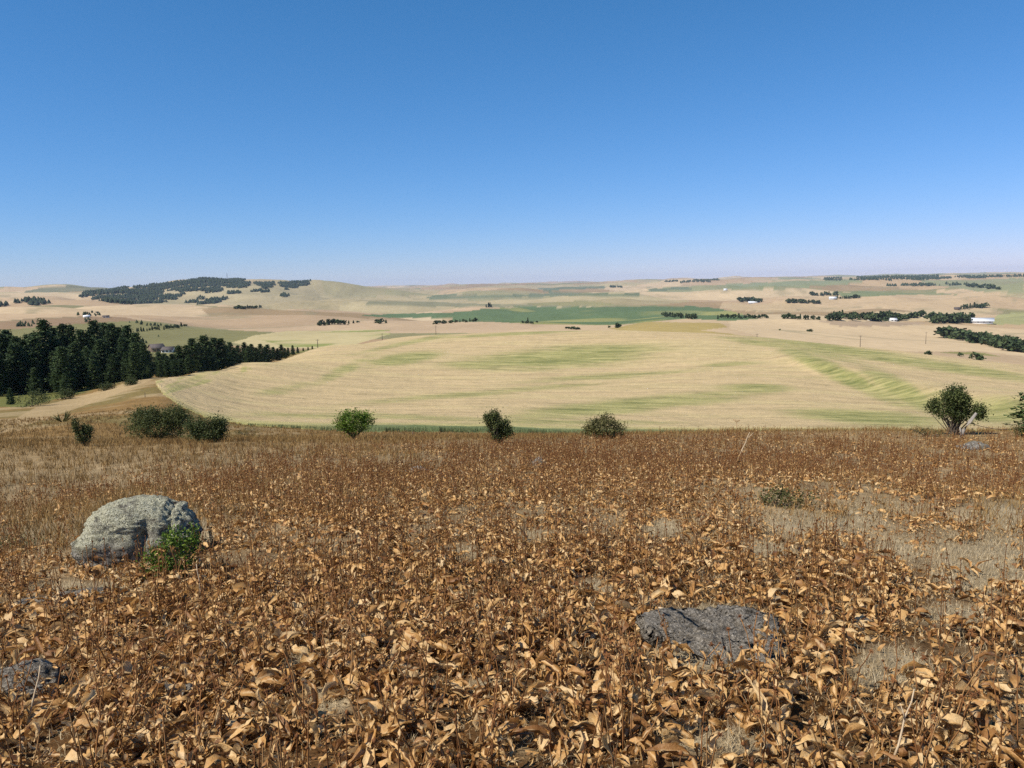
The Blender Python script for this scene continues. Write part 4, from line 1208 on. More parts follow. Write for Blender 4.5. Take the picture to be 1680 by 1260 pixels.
bush('tall_bush', 'tall dark green bush spreading from bare stems behind the leaning post', p, [(-1 * k, 53 * k, 20 * k, 17 * k, 18 * k, 1.0), (-28 * k, 40 * k, 9 * k, 12 * k, 9 * k, .30), (30 * k, 37 * k, 10 * k, 10 * k, 10 * k, .25), (2 * k, 34 * k, 24 * k, 15 * k, 20 * k, .6)], M['bush_dark'], M['greybark'], 330, 30, 0.105, 24, 40, 0.13, stem_r=0.03, shell=0.3)
p, r = place(262, 722, 30); k = mpp(r)
bush('broad_bush', 'broad dark green thicket with a rounded top on the grassy slope', p, [(0, 22 * k, 46 * k, 30 * k, 36 * k, 1.0), (-14 * k, 36 * k, 26 * k, 18 * k, 24 * k, .4), (22 * k, 32 * k, 26 * k, 18 * k, 24 * k, .4)], M['bush_dark'], M['greybark'], 640, 30, 0.11, 25, 10, 0.15, stem_r=0.02, shell=0.4)
p, r = place(340, 726, 30); k = mpp(r)
bush('low_bush', 'lower dark green bush joined to the broad thicket', p, [(0, 16 * k, 32 * k, 22 * k, 26 * k, 1.0), (20 * k, 24 * k, 16 * k, 12 * k, 14 * k, .35), (-16 * k, 26 * k, 18 * k, 14 * k, 16 * k, .3)], M['bush_dark'], M['greybark'], 360, 28, 0.10, 26, 8, 0.13, shell=0.4)
p, r = place(139, 732, 30); k = mpp(r)
bush('slim_bush', 'small dark shrub leaning upslope alone in brown grass', p, [(0, 16 * k, 13 * k, 16 * k, 11 * k, 1.0), (-9 * k, 32 * k, 5 * k, 10 * k, 5 * k, .25), (5 * k, 24 * k, 8 * k, 9 * k, 8 * k, .3)], M['bush_dark'], M['greybark'], 170, 22, 0.08, 27, 14, 0.08, shell=0.3)
p, r = place(404, 714, 30); k = mpp(r)
bush('straggling_bush', 'tiny straggling green shrub beside the low bush', p, [(0, 6 * k, 22 * k, 6 * k, 10 * k, 1.0)], M['bush_olive'], M['greybark'], 50, 14, 0.08, 28, 8, 0.10)
p, r = place(1522, 716, 25); k = mpp(r)
bush('weed', 'yellow green weed in front of the wheat near the tall bush', p, [(-8 * k, 7 * k, 16 * k, 8 * k, 9 * k, 1.0), (20 * k, 4 * k, 18 * k, 5 * k, 8 * k, .5)], M['bush_olive'], M['greybark'], 50, 16, 0.06, 29, 10, 0.08, cat='weed')
p, r = place(1676, 717, 25); k = mpp(r)
bush('fence_bush', 'small olive bush under the pine boughs by the wire', p, [(4 * k, 9 * k, 18 * k, 10 * k, 12 * k, 1.0)], M['bush_olive'], M['greybark'], 60, 18, 0.07, 30, 10, 0.10)
p, r = place(298, 945); k = mpp(r)
bush('green_shrub', 'small fresh green leafy shrub growing against the lichen boulder', p, [(-8 * k, 36 * k, 38 * k, 36 * k, 30 * k, 1.0), (6 * k, 60 * k, 28 * k, 20 * k, 24 * k, .5), (-30 * k, 24 * k, 22 * k, 22 * k, 20 * k, .4)], M['bush_green'], M['greybark'], 110, 20, 0.036, 31, 22, 0.040, stem_r=0.004)
p, r = place(1285, 832); k = mpp(r)
bush('yellow_weed', 'yellowish green weed patch among the brown plants', p, [(0, 14 * k, 45 * k, 16 * k, 20 * k, 1.0)], M['bush_olive'], M['greybark'], 60, 14, 0.05, 32, 16, 0.07, cat='weed', stem_r=0.006)
p, r = place(20, 905); k = mpp(r)
bush('olive_weed', 'faded olive weed patch at the edge of the boulder clearing', p, [(0, 8 * k, 40 * k, 10 * k, 25 * k, 1.0)], M['bush_olive'], M['greybark'], 50, 14, 0.03, 33, 10, 0.05, cat='weed', stem_r=0.004)

# spiky weed on the slope
def spiky():
    p, r = place(103, 692, 40); k = mpp(r)
    root = empty('spiky_weed', tuple(p))
    rs = np.random.RandomState(4)
    for i in range(13):
        b = MB()
        a = rs.rand() * 6.28; e = rs.uniform(0.15, 0.95); L = rs.uniform(11, 22) * k
        d = np.array([math.cos(a) * math.sin(e), math.sin(a) * math.sin(e), math.cos(e)])
        b0 = np.array([math.cos(a), math.sin(a), 0]) * 0.25
        b.tube([b0, b0 + d * L * 0.6, b0 + d * L + np.array([0, 0, -0.06 * L])], [0.05, 0.075, 0.012], 4)
        b.build('spike', M['bush_olive'], root)
    tag(root, 'spiky pale green weed clump on the slope below the pines', 'weed')
spiky()

# ------------------------------------------------------------------ pines
def pine_variant(seed, H=20.0, Rm=3.4, low=0.06, dense=1.0, name=''):
    rs = np.random.RandomState(seed)
    tb = MB()
    n = 9
    t = np.linspace(0, 1, n)
    pts = np.stack([rs.randn(n).cumsum() * 0.05, rs.randn(n).cumsum() * 0.05, t * H * 0.97 - 0.4 * (t == 0)], 1)
    tb.tube(pts, 0.30 * (1 - t) ** 0.85 + 0.03, 7)
    cb = MB()
    Pc = []; 
    lv = int(31 * dense)
    for i in range(lv):
        f = low + (1 - low) * (i + rs.rand()) / lv
        z = f * H
        env = Rm * (1 - ((f - low) / (1 - low)) ** 1.7) ** 0.85 * (0.55 + 0.45 * min(1, (f - low) / 0.18 + 0.35)) * rs.uniform(0.72, 1.15)
        nb = int(rs.randint(5, 8) * (0.6 + 0.4 * (1 - f)))
        a0 = rs.rand() * 6.28
        c = np.array([np.interp(z, pts[:, 2], pts[:, 0]), np.interp(z, pts[:, 2], pts[:, 1]), z])
        for j in range(nb):
            a = a0 + j * 6.283 / nb + rs.uniform(-0.35, 0.35)
            L = env * rs.uniform(0.7, 1.15) + 0.25
            up = rs.uniform(-0.15, 0.35) + 0.4 * f
            e = c + np.array([math.cos(a) * L, math.sin(a) * L, L * up * 0.5])
            tb.tube([c, 0.5 * (c + e) + np.array([0, 0, -0.05 * L]), e], [0.05, 0.035, 0.012], 3, cap=False)
            for q in np.linspace(0.35, 1.0, max(3, int(L * 1.7))):
                Pc.append(np.concatenate([c + (e - c) * q + rs.randn(3) * 0.12, [0.38 + 0.14 * rs.rand()]]))
    for q in range(4):
        Pc.append(np.array([pts[-1, 0], pts[-1, 1], H * (0.93 + 0.02 * q), 0.22]))
    Pc = np.array(Pc)
    k = 9
    idx = np.repeat(np.arange(len(Pc)), k)
    m = len(idx)
    P = Pc[idx, :3] + rs.randn(m, 3) * Pc[idx, 3:4] * np.array([1, 1, 0.7])
    d = rs.randn(m, 3); d[:, 2] = np.abs(d[:, 2]) * 0.8; d /= np.linalg.norm(d, axis=1)[:, None]
    u = rs.randn(m, 3); u -= (u * d).sum(1)[:, None] * d; u /= np.linalg.norm(u, axis=1)[:, None]
    s = rs.uniform(0.45, 0.95, m)[:, None]
    V = np.stack([P - d * s * 0.5 - u * s * 0.30, P - d * s * 0.5 + u * s * 0.30, P + d * s * 0.6], 1).reshape(-1, 3)
    T = np.arange(m * 3).reshape(-1, 3)
    cb.add(V, T, None, np.repeat(rs.rand(len(Pc))[idx] * 0.5 + rs.rand(m) * 0.4, 3))
    return tb.mesh('trunk', M['bark'], True), cb.mesh('crown', M['pine'])
PINES = [pine_variant(300 + i, 20.0, [3.5, 3.1, 3.9, 3.3, 2.9, 3.6, 3.2, 4.0][i], [0.05, 0.10, 0.04, 0.14, 0.06, 0.08, 0.18, 0.05][i]) for i in range(8)]
rsP = np.random.RandomState(66)
def pine(base, height, label, group, k=None, wide=1.15):
    k = rsP.randint(8) if k is None else k
    s = height / 20.0
    root = empty('pine_tree', (base[0], base[1], base[2] - 0.15), rsP.rand() * 6.28)
    root.scale = (s * wide * rsP.uniform(0.9, 1.12), s * wide * rsP.uniform(0.9, 1.12), s)
    link('trunk', PINES[k][0], root); link('crown', PINES[k][1], root)
    return tag(root, label, 'tree', group)
def pine_px(px, top, r, label, group, **kw):
    b = at(px, r)
    zt = EYE + r * float(unproj(float(px), float(top))[2])
    pine(b, max(2.5, zt - b[2]), label, group, **kw)
LB1, GP1 = 'tall dark pine in the dense wood below the grassy slope', 'pines of the dense wood'
for (px, top, r) in [(4, 546, 262), (14, 541, 290), (30, 552, 255), (47, 549, 300), (62, 545, 285), (79, 526, 280), (93, 538, 300), (108, 531, 292), (121, 533, 300), (137, 541, 285), (150, 544, 310),
                     (161, 526, 285), (175, 530, 300), (187, 531, 292), (200, 537, 305), (214, 534, 285), (227, 546, 270), (236, 562, 262), (-14, 540, 280), (-40, 550, 260), (-70, 535, 290)]:
    pine_px(px, top, r, LB1, GP1)
for i in range(70):
    px = rsP.uniform(-20, 236); r = rsP.uniform(236, 310) if px < 190 else rsP.uniform(240, 268)
    top = rsP.uniform(560, 612) if r < 262 else rsP.uniform(548, 580)
    if not wheat_mask(az_of_x(np.array(px)), r):
        pine_px(px, top, r, LB1, GP1, wide=1.3)
pine_px(11, 636, 205, 'small lone pine on the grass in front of the dense wood', None, k=0, wide=1.3)
for (px, top, r, lb) in [(104, 612, 232, 'young pine at the front edge of the wood, by dark shrubs'), (243, 598, 244, 'slim young pine beside the field corner')]:
    pine_px(px, top, r, lb, None, k=2)
LB2, GP2 = 'pine in the row along the far edge of the wheat', 'pines in the row behind the wheat'
ROW = [(262, 596), (272, 588), (283, 580), (296, 567), (307, 566), (318, 555), (328, 562), (337, 551), (345, 560), (352, 554), (365, 555), (372, 566), (379, 561), (386, 570), (392, 566), (403, 561.5), (409, 567), (414, 564), (421, 570), (429, 564),
       (436, 569), (441, 565), (450, 569), (457, 571), (463, 565), (469, 571), (474, 570), (482, 566), (490, 569), (499, 572), (507, 573), (514, 574)]
for (px, top) in ROW:
    rf = float(np.interp(az_of_x(np.array(float(px))), _fa2, _fr2))
    pine_px(px, top, rf + rsP.uniform(14, 34), LB2, GP2, wide=1.5)
for i in range(14):
    px = rsP.uniform(285, 380); rf = float(np.interp(az_of_x(np.array(float(px))), _fa2, _fr2))
    pine_px(px, float(np.interp(px, [285, 380], [590, 578])) + rsP.uniform(-6, 6), rf + rsP.uniform(8, 18), LB2, GP2, wide=1.7)
for i in range(16):
    px = rsP.uniform(238, 300)
    pine_px(px, rsP.uniform(574, 594), rsP.uniform(300, 420), 'pine in the gap between the wood and the pine row', 'pines in the gap below the house', wide=1.6)
# pine that reaches in beside the fence
p = at(1745, 44)
pine(p, 3.7, 'green pine whose boughs reach in above the fence wire', None, k=2, wide=2.1)

# dark shrubs in front of the wood
for i, (px, py, w, h) in enumerate([(52, 667, 24, 22), (108, 655, 14, 14), (175, 640, 12, 9), (215, 632, 10, 9), (235, 606, 20, 20), (250, 588, 18, 16), (290, 600, 16, 18)]):
    p, r = place(px, py, 120); k = mpp(r)
    bush('dark_shrub', ['wide dark shrub on the grass before the wood', 'rounded dark shrub tucked under the front pines', 'low shrub at the foot of the pines near the track',
                        'small shrub between the track and the wood', 'leafy bush between the wood and the pine row', 'bushy growth just below the farmhouse', 'dark bush at the start of the pine row'][i],
         p, [(0, h * .45 * k, w * k, h * .55 * k, w * .8 * k, 1.0), (w * .3 * k, h * .6 * k, w * .5 * k, h * .4 * k, w * .5 * k, .4)], M['bush_dark'], M['greybark'], 90, 14, 0.30, 80 + i, 6, 0.35, stem_r=0.05)

# ------------------------------------------------------------------ far trees
def far_tree_mesh(kind, seed):
    rs = np.random.RandomState(seed)
    b = MB()
    b.tube([(0, 0, -0.05), (0, 0, 0.55)], [0.03, 0.015], 4)
    n = 170
    if kind == 'round':
        c = rs.randn(9, 3) * np.array([0.22, 0.22, 0.15]) + np.array([0, 0, 0.55])
        P = c[rs.randint(9, size=n)] + rs.randn(n, 3) * np.array([0.13, 0.13, 0.12])
        P[:, 2] = np.clip(P[:, 2], 0.05, 1.0)
    else:
        f = rs.rand(n) ** 0.8
        a = rs.rand(n) * 6.28; R = 0.24 * (1 - f) ** 0.8 * np.sqrt(rs.rand(n)) + 0.02
        P = np.stack([np.cos(a) * R, np.sin(a) * R, 0.05 + 0.93 * f], 1)
    d = rs.randn(n, 3); d /= np.linalg.norm(d, axis=1)[:, None]
    u = np.cross(d, rs.randn(n, 3)); u /= np.linalg.norm(u, axis=1)[:, None]
    s = 0.13 if kind == 'round' else 0.10
    V = np.stack([P - d * s, P + u * s, P + d * s, P - u * s], 1).reshape(-1, 3)
    b.add(V, None, np.arange(n * 4).reshape(-1, 4), np.repeat(rs.rand(n) * 0.5, 4))
    return b.mesh('far_tree', M['far_tree'])
FT = {'round': [far_tree_mesh('round', 40 + i) for i in range(4)], 'cone': [far_tree_mesh('cone', 50 + i) for i in range(3)]}
rsF = np.random.RandomState(12)
def far_tree(p, h, w, kind, label, group=None):
    o = link('tree', FT[kind][rsF.randint(len(FT[kind]))], loc=(p[0], p[1], p[2] - 0.02 * h))
    o.scale = (w, w, h); o.rotation_euler = (0, 0, rsF.rand() * 6.28)
    return tag(o, label, 'tree', group)
def belt(pts, n, hpx, label, group, kind='round', mixc=0.2, wf=1.0, rmin=850, jy=1.0):
    """n trees along a line of photo pixels given at ground level"""
    xs = np.array([p[0] for p in pts], float); ys = np.array([p[1] for p in pts], float)
    for i in range(n):
        x = xs[0] + (xs[-1] - xs[0]) * (i + rsF.uniform(0.1, 0.9)) / n
        y = np.interp(x, xs, ys) + rsF.uniform(-jy, jy * 0.4)
        p, r = place(x, y, rmin)
        h = rsF.uniform(0.65, 1.15) * hpx * mpp(r)
        kd = kind if rsF.rand() > mixc else ('cone' if kind == 'round' else 'round')
        far_tree(p, h, h * (1.1 if kd == 'round' else 0.9) * wf * rsF.uniform(0.9, 1.2), kd, label, group)
belt([(1285, 523), (1345, 525)], 11, 7, 'tree in the thin belt between the stubble and the brown field', 'trees of the thin field belt')
belt([(1355, 525), (1430, 526), (1482, 527)], 30, 13, 'tree in the long grove around the valley farmsteads', 'trees of the valley grove', jy=3)
belt([(1480, 525), (1515, 518)], 11, 8, 'tree in the tail of the valley grove', 'trees at the tail of the grove')
belt([(1527, 530), (1595, 530)], 22, 13, 'tree in the clump beside the long white shed', 'trees beside the white shed', 'round', 0.35, jy=2)
belt([(1575, 508), (1617, 504)], 12, 7, 'tree in the short row on the pale slope', 'trees of the short slope row', 'cone', 0.5)
belt([(1088, 520), (1140, 524)], 12, 9, 'tree in the clump at the corner of the green field', 'trees at the green field corner', jy=1.5)
belt([(1176, 523), (1262, 522)], 14, 7, 'tree in the scattered line above the stubble field', 'trees above the stubble')
belt([(1213, 495), (1246, 496)], 14, 7, 'tree in the dense clump by the distant farmyard', 'trees of the distant farmyard', jy=2)
belt([(1292, 497), (1344, 498)], 15, 6, 'tree in the low belt on the far brown field', 'trees of the low belt', jy=1.5)
belt([(1330, 485), (1372, 485)], 12, 6, 'tree near the far white farm buildings', 'trees near the far farm')
belt([(1362, 491), (1412, 489)], 14, 5, 'tree in the strip under the far farm', 'trees in the far strip')
belt([(1585, 471), (1640, 475)], 14, 6, 'tree in the dark clump on the far plain', 'trees of the dark far clump', jy=1.5)
belt([(715, 532), (782, 528)], 14, 6, 'tree in the hedge row below the green field', 'trees of the hedge row')
belt([(525, 534), (560, 533)], 8, 9, 'tree in the scrubby draw across the tan field', 'trees of the scrubby draw', wf=1.3)
belt([(570, 531), (592, 530)], 3, 5, 'small tree in the thin end of the draw', 'trees at the end of the draw', wf=1.3)
belt([(617, 531), (634, 531)], 3, 9, 'tree in the little knot on tan stubble', 'trees of the little knot', wf=1.2)
belt([(796, 504), (808, 504)], 4, 7, 'narrow dark tree in the tight far cluster', 'narrow trees of the far cluster', 'cone', 0.0)
belt([(855, 531), (882, 531)], 6, 4, 'small tree along the lower edge of the green field', 'small trees at the green field edge')
belt([(384, 507), (429, 506)], 18, 5, 'tree in the short plantation on the tan hills', 'trees of the short plantation')
belt([(930, 540), (952, 541)], 7, 4, 'low shrub on the pale rise behind the wheat', 'shrubs on the pale rise', wf=1.5)
belt([(1322, 544), (1334, 545)], 4, 4, 'low shrub in the stubble field', 'shrubs in the stubble', wf=1.6)
belt([(222, 545), (262, 541)], 12, 6, 'young pine in the block planting above the house', 'young pines of the block planting', 'cone', 0.1)
belt([(268, 541), (304, 536)], 10, 6, 'small tree along the crest above the meadow', 'small trees on the meadow crest', 'cone', 0.4)
belt([(1545, 553), (1580, 559), (1640, 572), (1690, 582)], 40, 15, 'leafy shrub in the green thicket beside the stubble field', 'shrubs of the green thicket', 'round', 0.1, 1.1, jy=3)
belt([(1600, 561), (1690, 575)], 26, 13, 'shrub on the upper side of the green thicket', 'shrubs of the upper thicket', 'round', 0.3, 1.0, jy=5)
for (px, py, h, kind, lb) in [(866, 530, 9, 'cone', 'single dark conifer at the lower edge of the green field'), (1013, 538, 9, 'round', 'round lone tree below the green field'), (1246, 578, 0, 'round', ''),
                              (1524, 584, 8, 'round', 'dark round bush at the rim of the wheat hill'), (1604, 594, 13, 'round', 'lone green bush in the grassy gully'), (1652, 573, 6, 'round', 'dark bush below the green thicket'),
                              (1287, 523, 8, 'round', 'taller round tree of a pair at the belt end'), (1293, 523, 9, 'round', 'rounder tree of the pair by the belt'), (1279, 542, 2.5, 'round', 'tiny shrub alone on the stubble'),
                              (1000, 538, 4, 'round', 'small bush next to the round lone tree'), (1575, 585, 6, 'round', 'low bush on the gully bank')]:
    if h:
        p, r = place(px, py, 560)
        far_tree(p, h * mpp(r), h * mpp(r) * (1.15 if kind == 'round' else 0.7), kind, lb)

_el = (GZ - EYE) / GR
VISIBLE = _el >= np.maximum.accumulate(_el, axis=1) - 1e-9
CONE_T = np.array([t for i in range(6) for t in ((i, (i + 1) % 6, 6 + i), ((i + 1) % 6, 6 + (i + 1) % 6, 6 + i), (6 + i, 6 + (i + 1) % 6, 12))])
def wood_mass(name, label, polys, n, hm, rmin, rmax, seed, bluish=False):
    """woods too far off to count: small cone trees spread over the outlined slopes"""
    rs = np.random.RandomState(seed)
    V, T, A = [], [], []
    base = 0
    cand = VISIBLE & (GR > rmin) & (GR < rmax)
    wts, ids = [], []
    for poly in polys:
        q = np.nonzero((cand & in_poly(PX, PY, poly)).ravel())[0]
        ids.append(q); wts.append(GR.ravel()[q] ** 2)
    ids = np.concatenate(ids); wts = np.concatenate(wts)
    pick = rs.choice(len(ids), n, p=wts / wts.sum())
    X0 = GX.ravel()[ids[pick]]; Y0 = GY.ravel()[ids[pick]]
    rj = np.hypot(X0, Y0)
    X0 = X0 + rs.uniform(-0.0011, 0.0011, n) * rj + X0 / rj * rs.uniform(-0.009, 0.009, n) * rj * 0.6; Y0 = Y0 + rs.uniform(-0.006, 0.006, n) * rj
    Z0 = Z(X0, Y0)
    q = 6
    for i in range(n):
        p = np.array([X0[i], Y0[i], Z0[i]])
        h = hm * rs.uniform(0.6, 1.25); w = h * rs.uniform(0.30, 0.48)
        th = np.arange(q) * 6.283 / q + rs.rand()
        ring = np.stack([np.cos(th) * w, np.sin(th) * w, np.full(q, 0.12 * h)], 1) * rs.uniform(0.7, 1.25, (q, 1))
        ring2 = np.stack([np.cos(th + .5) * w * 0.62, np.sin(th + .5) * w * 0.62, np.full(q, 0.55 * h)], 1) * rs.uniform(0.75, 1.2, (q, 1))
        V.append(np.vstack([ring, ring2, [[0, 0, h]]]) + p)
        T.append(CONE_T + base); base += 2 * q + 1
        A.append(np.full(2 * q + 1, rs.rand() * 0.6))
    me = mesh_np(name, np.vstack(V), np.vstack(T), M['far_woods'], attrs={'rnd': np.concatenate(A)})
    return tag(link(name, me), label, 'woods', kind='stuff')
wood_mass('hill_woods', 'dark woods covering the gullies of the long far hill', [
    [(125, 484), (150, 479), (240, 469), (268, 467), (272, 476), (256, 486), (258, 503), (235, 505), (180, 497)],
    [(250, 469), (300, 460), (340, 463), (360, 470), (362, 478), (345, 481), (305, 479), (270, 476)],
    [(255, 500), (262, 487), (300, 483), (290, 490)],
    [(300, 460), (345, 457), (380, 461), (410, 464), (405, 472), (375, 473), (340, 467)],
    [(415, 464), (450, 464), (447, 471), (435, 474)], [(455, 462), (505, 462), (518, 464), (490, 472), (470, 476)],
    [(305, 497), (330, 489), (336, 490), (325, 496), (308, 500)], [(325, 500), (345, 493), (370, 487), (372, 494), (345, 499)],
    [(460, 480), (470, 482), (473, 490), (464, 487)], [(372, 482), (395, 478), (400, 479), (385, 484)], [(412, 477), (450, 479), (449, 481), (415, 479)],
    [(-60, 497), (2, 500), (30, 508), (24, 516), (0, 519), (-60, 518)], [(24, 495), (60, 492), (88, 504), (60, 503)], [(340, 455), (376, 457), (400, 460), (398, 462), (345, 458)],
], 7000, 18.0, 3000, 8500, 3)
wood_mass('town_woods', 'blue grey belt of town trees along the horizon', [
    [(1380, 457), (1420, 454), (1480, 453), (1560, 454), (1558, 458), (1470, 461), (1400, 461)], [(1560, 454), (1690, 450), (1690, 455), (1590, 457)], [(1090, 462), (1180, 459), (1180, 462), (1100, 464)],
    [(1350, 457), (1380, 456), (1382, 460), (1352, 461)], [(1455, 469), (1580, 466), (1580, 468), (1460, 470)], [(1000, 470), (1020, 470), (1020, 472), (1000, 472)],
], 1500, 22.0, 4000, 20000, 4)
wood_mass('scrub', 'dark scrub dotted on the brown knoll behind the wood', [
    [(125, 524), (160, 526), (155, 530), (128, 529)], [(200, 528), (250, 537), (270, 538), (262, 533)], [(240, 555), (262, 552), (262, 555), (242, 558)], [(270, 552), (290, 549), (290, 552), (272, 554)], [(130, 514), (160, 512), (160, 520), (128, 520)], [(20, 531), (60, 530), (58, 536), (22, 536)], [(200, 559), (240, 562), (240, 572), (205, 575)]
], 90, 4.5, 500, 3200, 6)

# ------------------------------------------------------------------ poles, fence
def pole(px, py, top, r, label):
    p = at(px, r)
    zt = EYE + r * float(unproj(float(px), float(top))[2])
    h = float(np.clip(zt - p[2], 6.0, 13.5))
    root = empty('utility_pole', tuple(p), -math.atan2(p[0], p[1]))
    b = MB(); b.tube([(0, 0, -0.6), (0, 0, h * 0.5), (0, 0, h)], [0.26, 0.23, 0.18], 8); b.build('post', M['pole'], root, True)
    b = MB(); b.box((0, 0.0, h - 0.55), (1.25, 0.07, 0.09)); b.build('crossarm', M['pole'], root)
    for x in (-1.1, 0.45, 1.1):
        b = MB(); b.tube([(x, 0, h - 0.46), (x, 0, h - 0.22)], [0.06, 0.045], 6); b.build('insulator', M['greybark'], root)
    tag(root, label, 'utility pole')
pole(717, 550, 534, 790, 'thin wooden utility pole on the wheat ridge below the green field')
pole(629, 560, 547, 760, 'wooden utility pole on the ridge, beside the green striped field')
pole(523, 578, 567, 570, 'short wooden utility pole just past the end of the pine row')
pole(1410, 561, 540, 720, 'tall wooden utility pole at the corner of the stubble field')
pole(1517, 555, 535, 1000, 'wooden utility pole standing out in the stubble field')
pole(1241, 556, 548, 700, 'low wooden utility pole at the edge of the golden rise')

def fence():
    base, r = place(1577, 718, 28); k = mpp(r)
    root = empty('fence_post', tuple(base), -math.atan2(base[0], base[1]))
    b = MB()
    h = 37 * k
    V = []
    pts = [(-0.03, 0, -0.25), (0.06 * h, 0.01, 0.3 * h), (0.24 * h, 0.0, 0.62 * h), (0.46 * h, 0.02, h)]
    b.tube(pts, [0.09, 0.085, 0.075, 0.065], 8)
    b.build('post', M['wood'], root, False)
    b = MB(); b.tube([(0.02, -0.09, 0.0), (-0.06 * h, -0.1, 0.42 * h)], [0.055, 0.04], 6); b.build('splinter', M['wood'], root)
    tag(root, 'split grey wooden fence post leaning in front of the tall bush', 'fence post')
    # second post out beside the pine
    p2 = at(1745, r * 1.02)
    root2 = empty('fence_post', tuple(p2), 0.3)
    b = MB(); b.tube([(0, 0, -0.3), (0.02, 0, 0.7), (0.05, 0.0, 1.35)], [0.09, 0.085, 0.075], 8); b.build('post', M['wood'], root2)
    b = MB(); b.tube([(0.05, -0.08, 1.1), (0.05, -0.09, 1.12), (0.05, -0.075, 1.15)], [0.012, 0.012, 0.012], 4); b.build('staple', M['wire'], root2)
    tag(root2, 'upright fence post beside the pine holding the wire', 'fence post')
    a0 = np.array(base) + np.array([0.35 * h, 0.0, 0.55 * h]); a1 = np.array(p2) + np.array([0, 0, 1.1])
    t = np.linspace(0, 1, 16)[:, None]
    pts = a0 + (a1 - a0) * t; pts[:, 2] -= (0.55 * np.sin(t[:, 0] * math.pi))
    b = MB(); b.tube(pts, 0.014, 4)
    tag(b.build('fence_wire', M['wire']), 'slack rusty wire strung from the leaning post towards the pine', 'wire')
    b = MB()
    pts2 = pts.copy(); pts2[:, 2] -= 0.28 + 0.15 * np.sin(t[:, 0] * 3.14)
fence()
for (px, py, h, lb) in [(238, 652, 7, 'thin weathered stake on the grassy slope near the field corner'), (677, 716, 8, 'thin weathered stake in the grass before the green wheat edge')]:
    p, r = place(px, py, 50)
    root = empty('stake', tuple(p)); H = h * mpp(r)
    b = MB(); b.tube([(0, 0, -0.2), (0.02, 0, H * .5), (0.03, 0.01, H)], [0.055, 0.05, 0.04], 6); b.build('shaft', M['pole'], root)
    b = MB(); b.tube([(0.03, 0.01, H), (0.035, 0.01, H + 0.05)], [0.045, 0.02], 6); b.build('tip', M['greybark'], root)
    tag(root, lb, 'stake')

# bleached sticks and tall dead stalks
def stick(name, label, p0, p1, r, lift0=0.02, rad=0.008, mat='twig', fork=None, cat='stick'):
    """from the ground under pixel p0 up to the pixel p1 at the same distance"""
    a, ra = place(*p0)
    d = unproj(float(p1[0]), float(p1[1]))
    rb = ra + r
    e = np.array([d[0] * rb, d[1] * rb, EYE + d[2] * rb])
    e[2] = max(e[2], float(Z(e[0], e[1])) + 0.03)
    a = a + np.array([0, 0, lift0])
    rs = np.random.RandomState(int(p0[0]))
    t = np.linspace(0, 1, 6)[:, None]
    pts = a + (e - a) * t + rs.randn(6, 3) * 0.012 * np.linalg.norm(e - a) * (t > 0) * (t < 1)
    b = MB(); b.tube(pts, np.linspace(rad, rad * 0.5, 6), 6)
    if fork:
        for (f, dx, dz) in fork:
            s = a + (e - a) * f; L = np.linalg.norm(e - a)
            b.tube([s, s + np.array([dx, 0.02, dz]) * L * 0.5, s + np.array([dx, 0.05, dz]) * L], [rad * 0.7, rad * 0.5, rad * 0.25], 5)
    return tag(b.build(name, M[mat], None, True), label, cat)
stick('bare_stalk', 'pale bare stalk leaning above the brow of the dried plants', (1211, 752), (1230, 709), 0.4, 0.0, 0.024, fork=[(0.75, 0.25, 0.2)])
stick('bleached_stick', 'bleached forked stick lying on the dried leaves', (442, 972), (470, 964), 0.05, 0.16, 0.008, fork=[(0.5, -0.35, 0.30)])
stick('slab_stick', 'thin bleached stick lying across the grey rock slab', (1080, 1026), (1182, 1020), 0.03, 0.14, 0.007)
stick('thin_twig', 'thin pale twig leaning below the lichen boulder', (166, 985), (152, 945), 0.1, 0.0, 0.006)
stick('straw_stalk', 'straw coloured upright stalk in front of the green shrub', (330, 985), (322, 925), 0.05, 0.0, 0.007, 'twig')
stick('bent_stalk', 'bent tawny stalk arching before the green shrub', (296, 955), (279, 895), -0.1, 0.0, 0.008, 'stem')
stick('grey_twig', 'grey twig resting in the leaves of the near slope', (838, 1226), (905, 1198), 0.10, 0.06, 0.006, 'greybark', fork=[(0.6, 0.2, 0.15)])
stick('tan_stalk', 'thick tan stalk standing among the dried leaves near grass', (1466, 1244), (1500, 1130), 0.10, 0.0, 0.006, fork=[(0.55, -0.05, 0.22)])
stick('brown_stalk', 'brown stalk rising by the half buried dark rock', (46, 1190), (66, 1092), 0.1, 0.0, 0.007, 'twig')
def umbel():
    p, r = place(1208, 735); k = mpp(r)
    root = empty('umbel_stalk', tuple(p))
    H = 42 * k
    b = MB(); b.tube([(0, 0, -0.02), (0.02, 0, H * .5), (0.0, 0, H)], [0.012, 0.010, 0.008], 5); b.build('stem', M['stem'], root)
    rs = np.random.RandomState(3)
    for i in range(11):
        a = i * 0.571; e = np.array([math.cos(a) * 5 * k, math.sin(a) * 5 * k, 3.2 * k]) * rs.uniform(.7, 1.1)
        b = MB(); b.tube([(0, 0, H), np.array([0, 0, H]) + e], [0.004, 0.003], 4)
        b.box(np.array([0, 0, H]) + e, (0.014, 0.014, 0.010))
        b.build('ray', M['stem'], root)
    tag(root, 'tall dead flower stalk with a flat umbel above the brow', 'dead flower')
umbel()

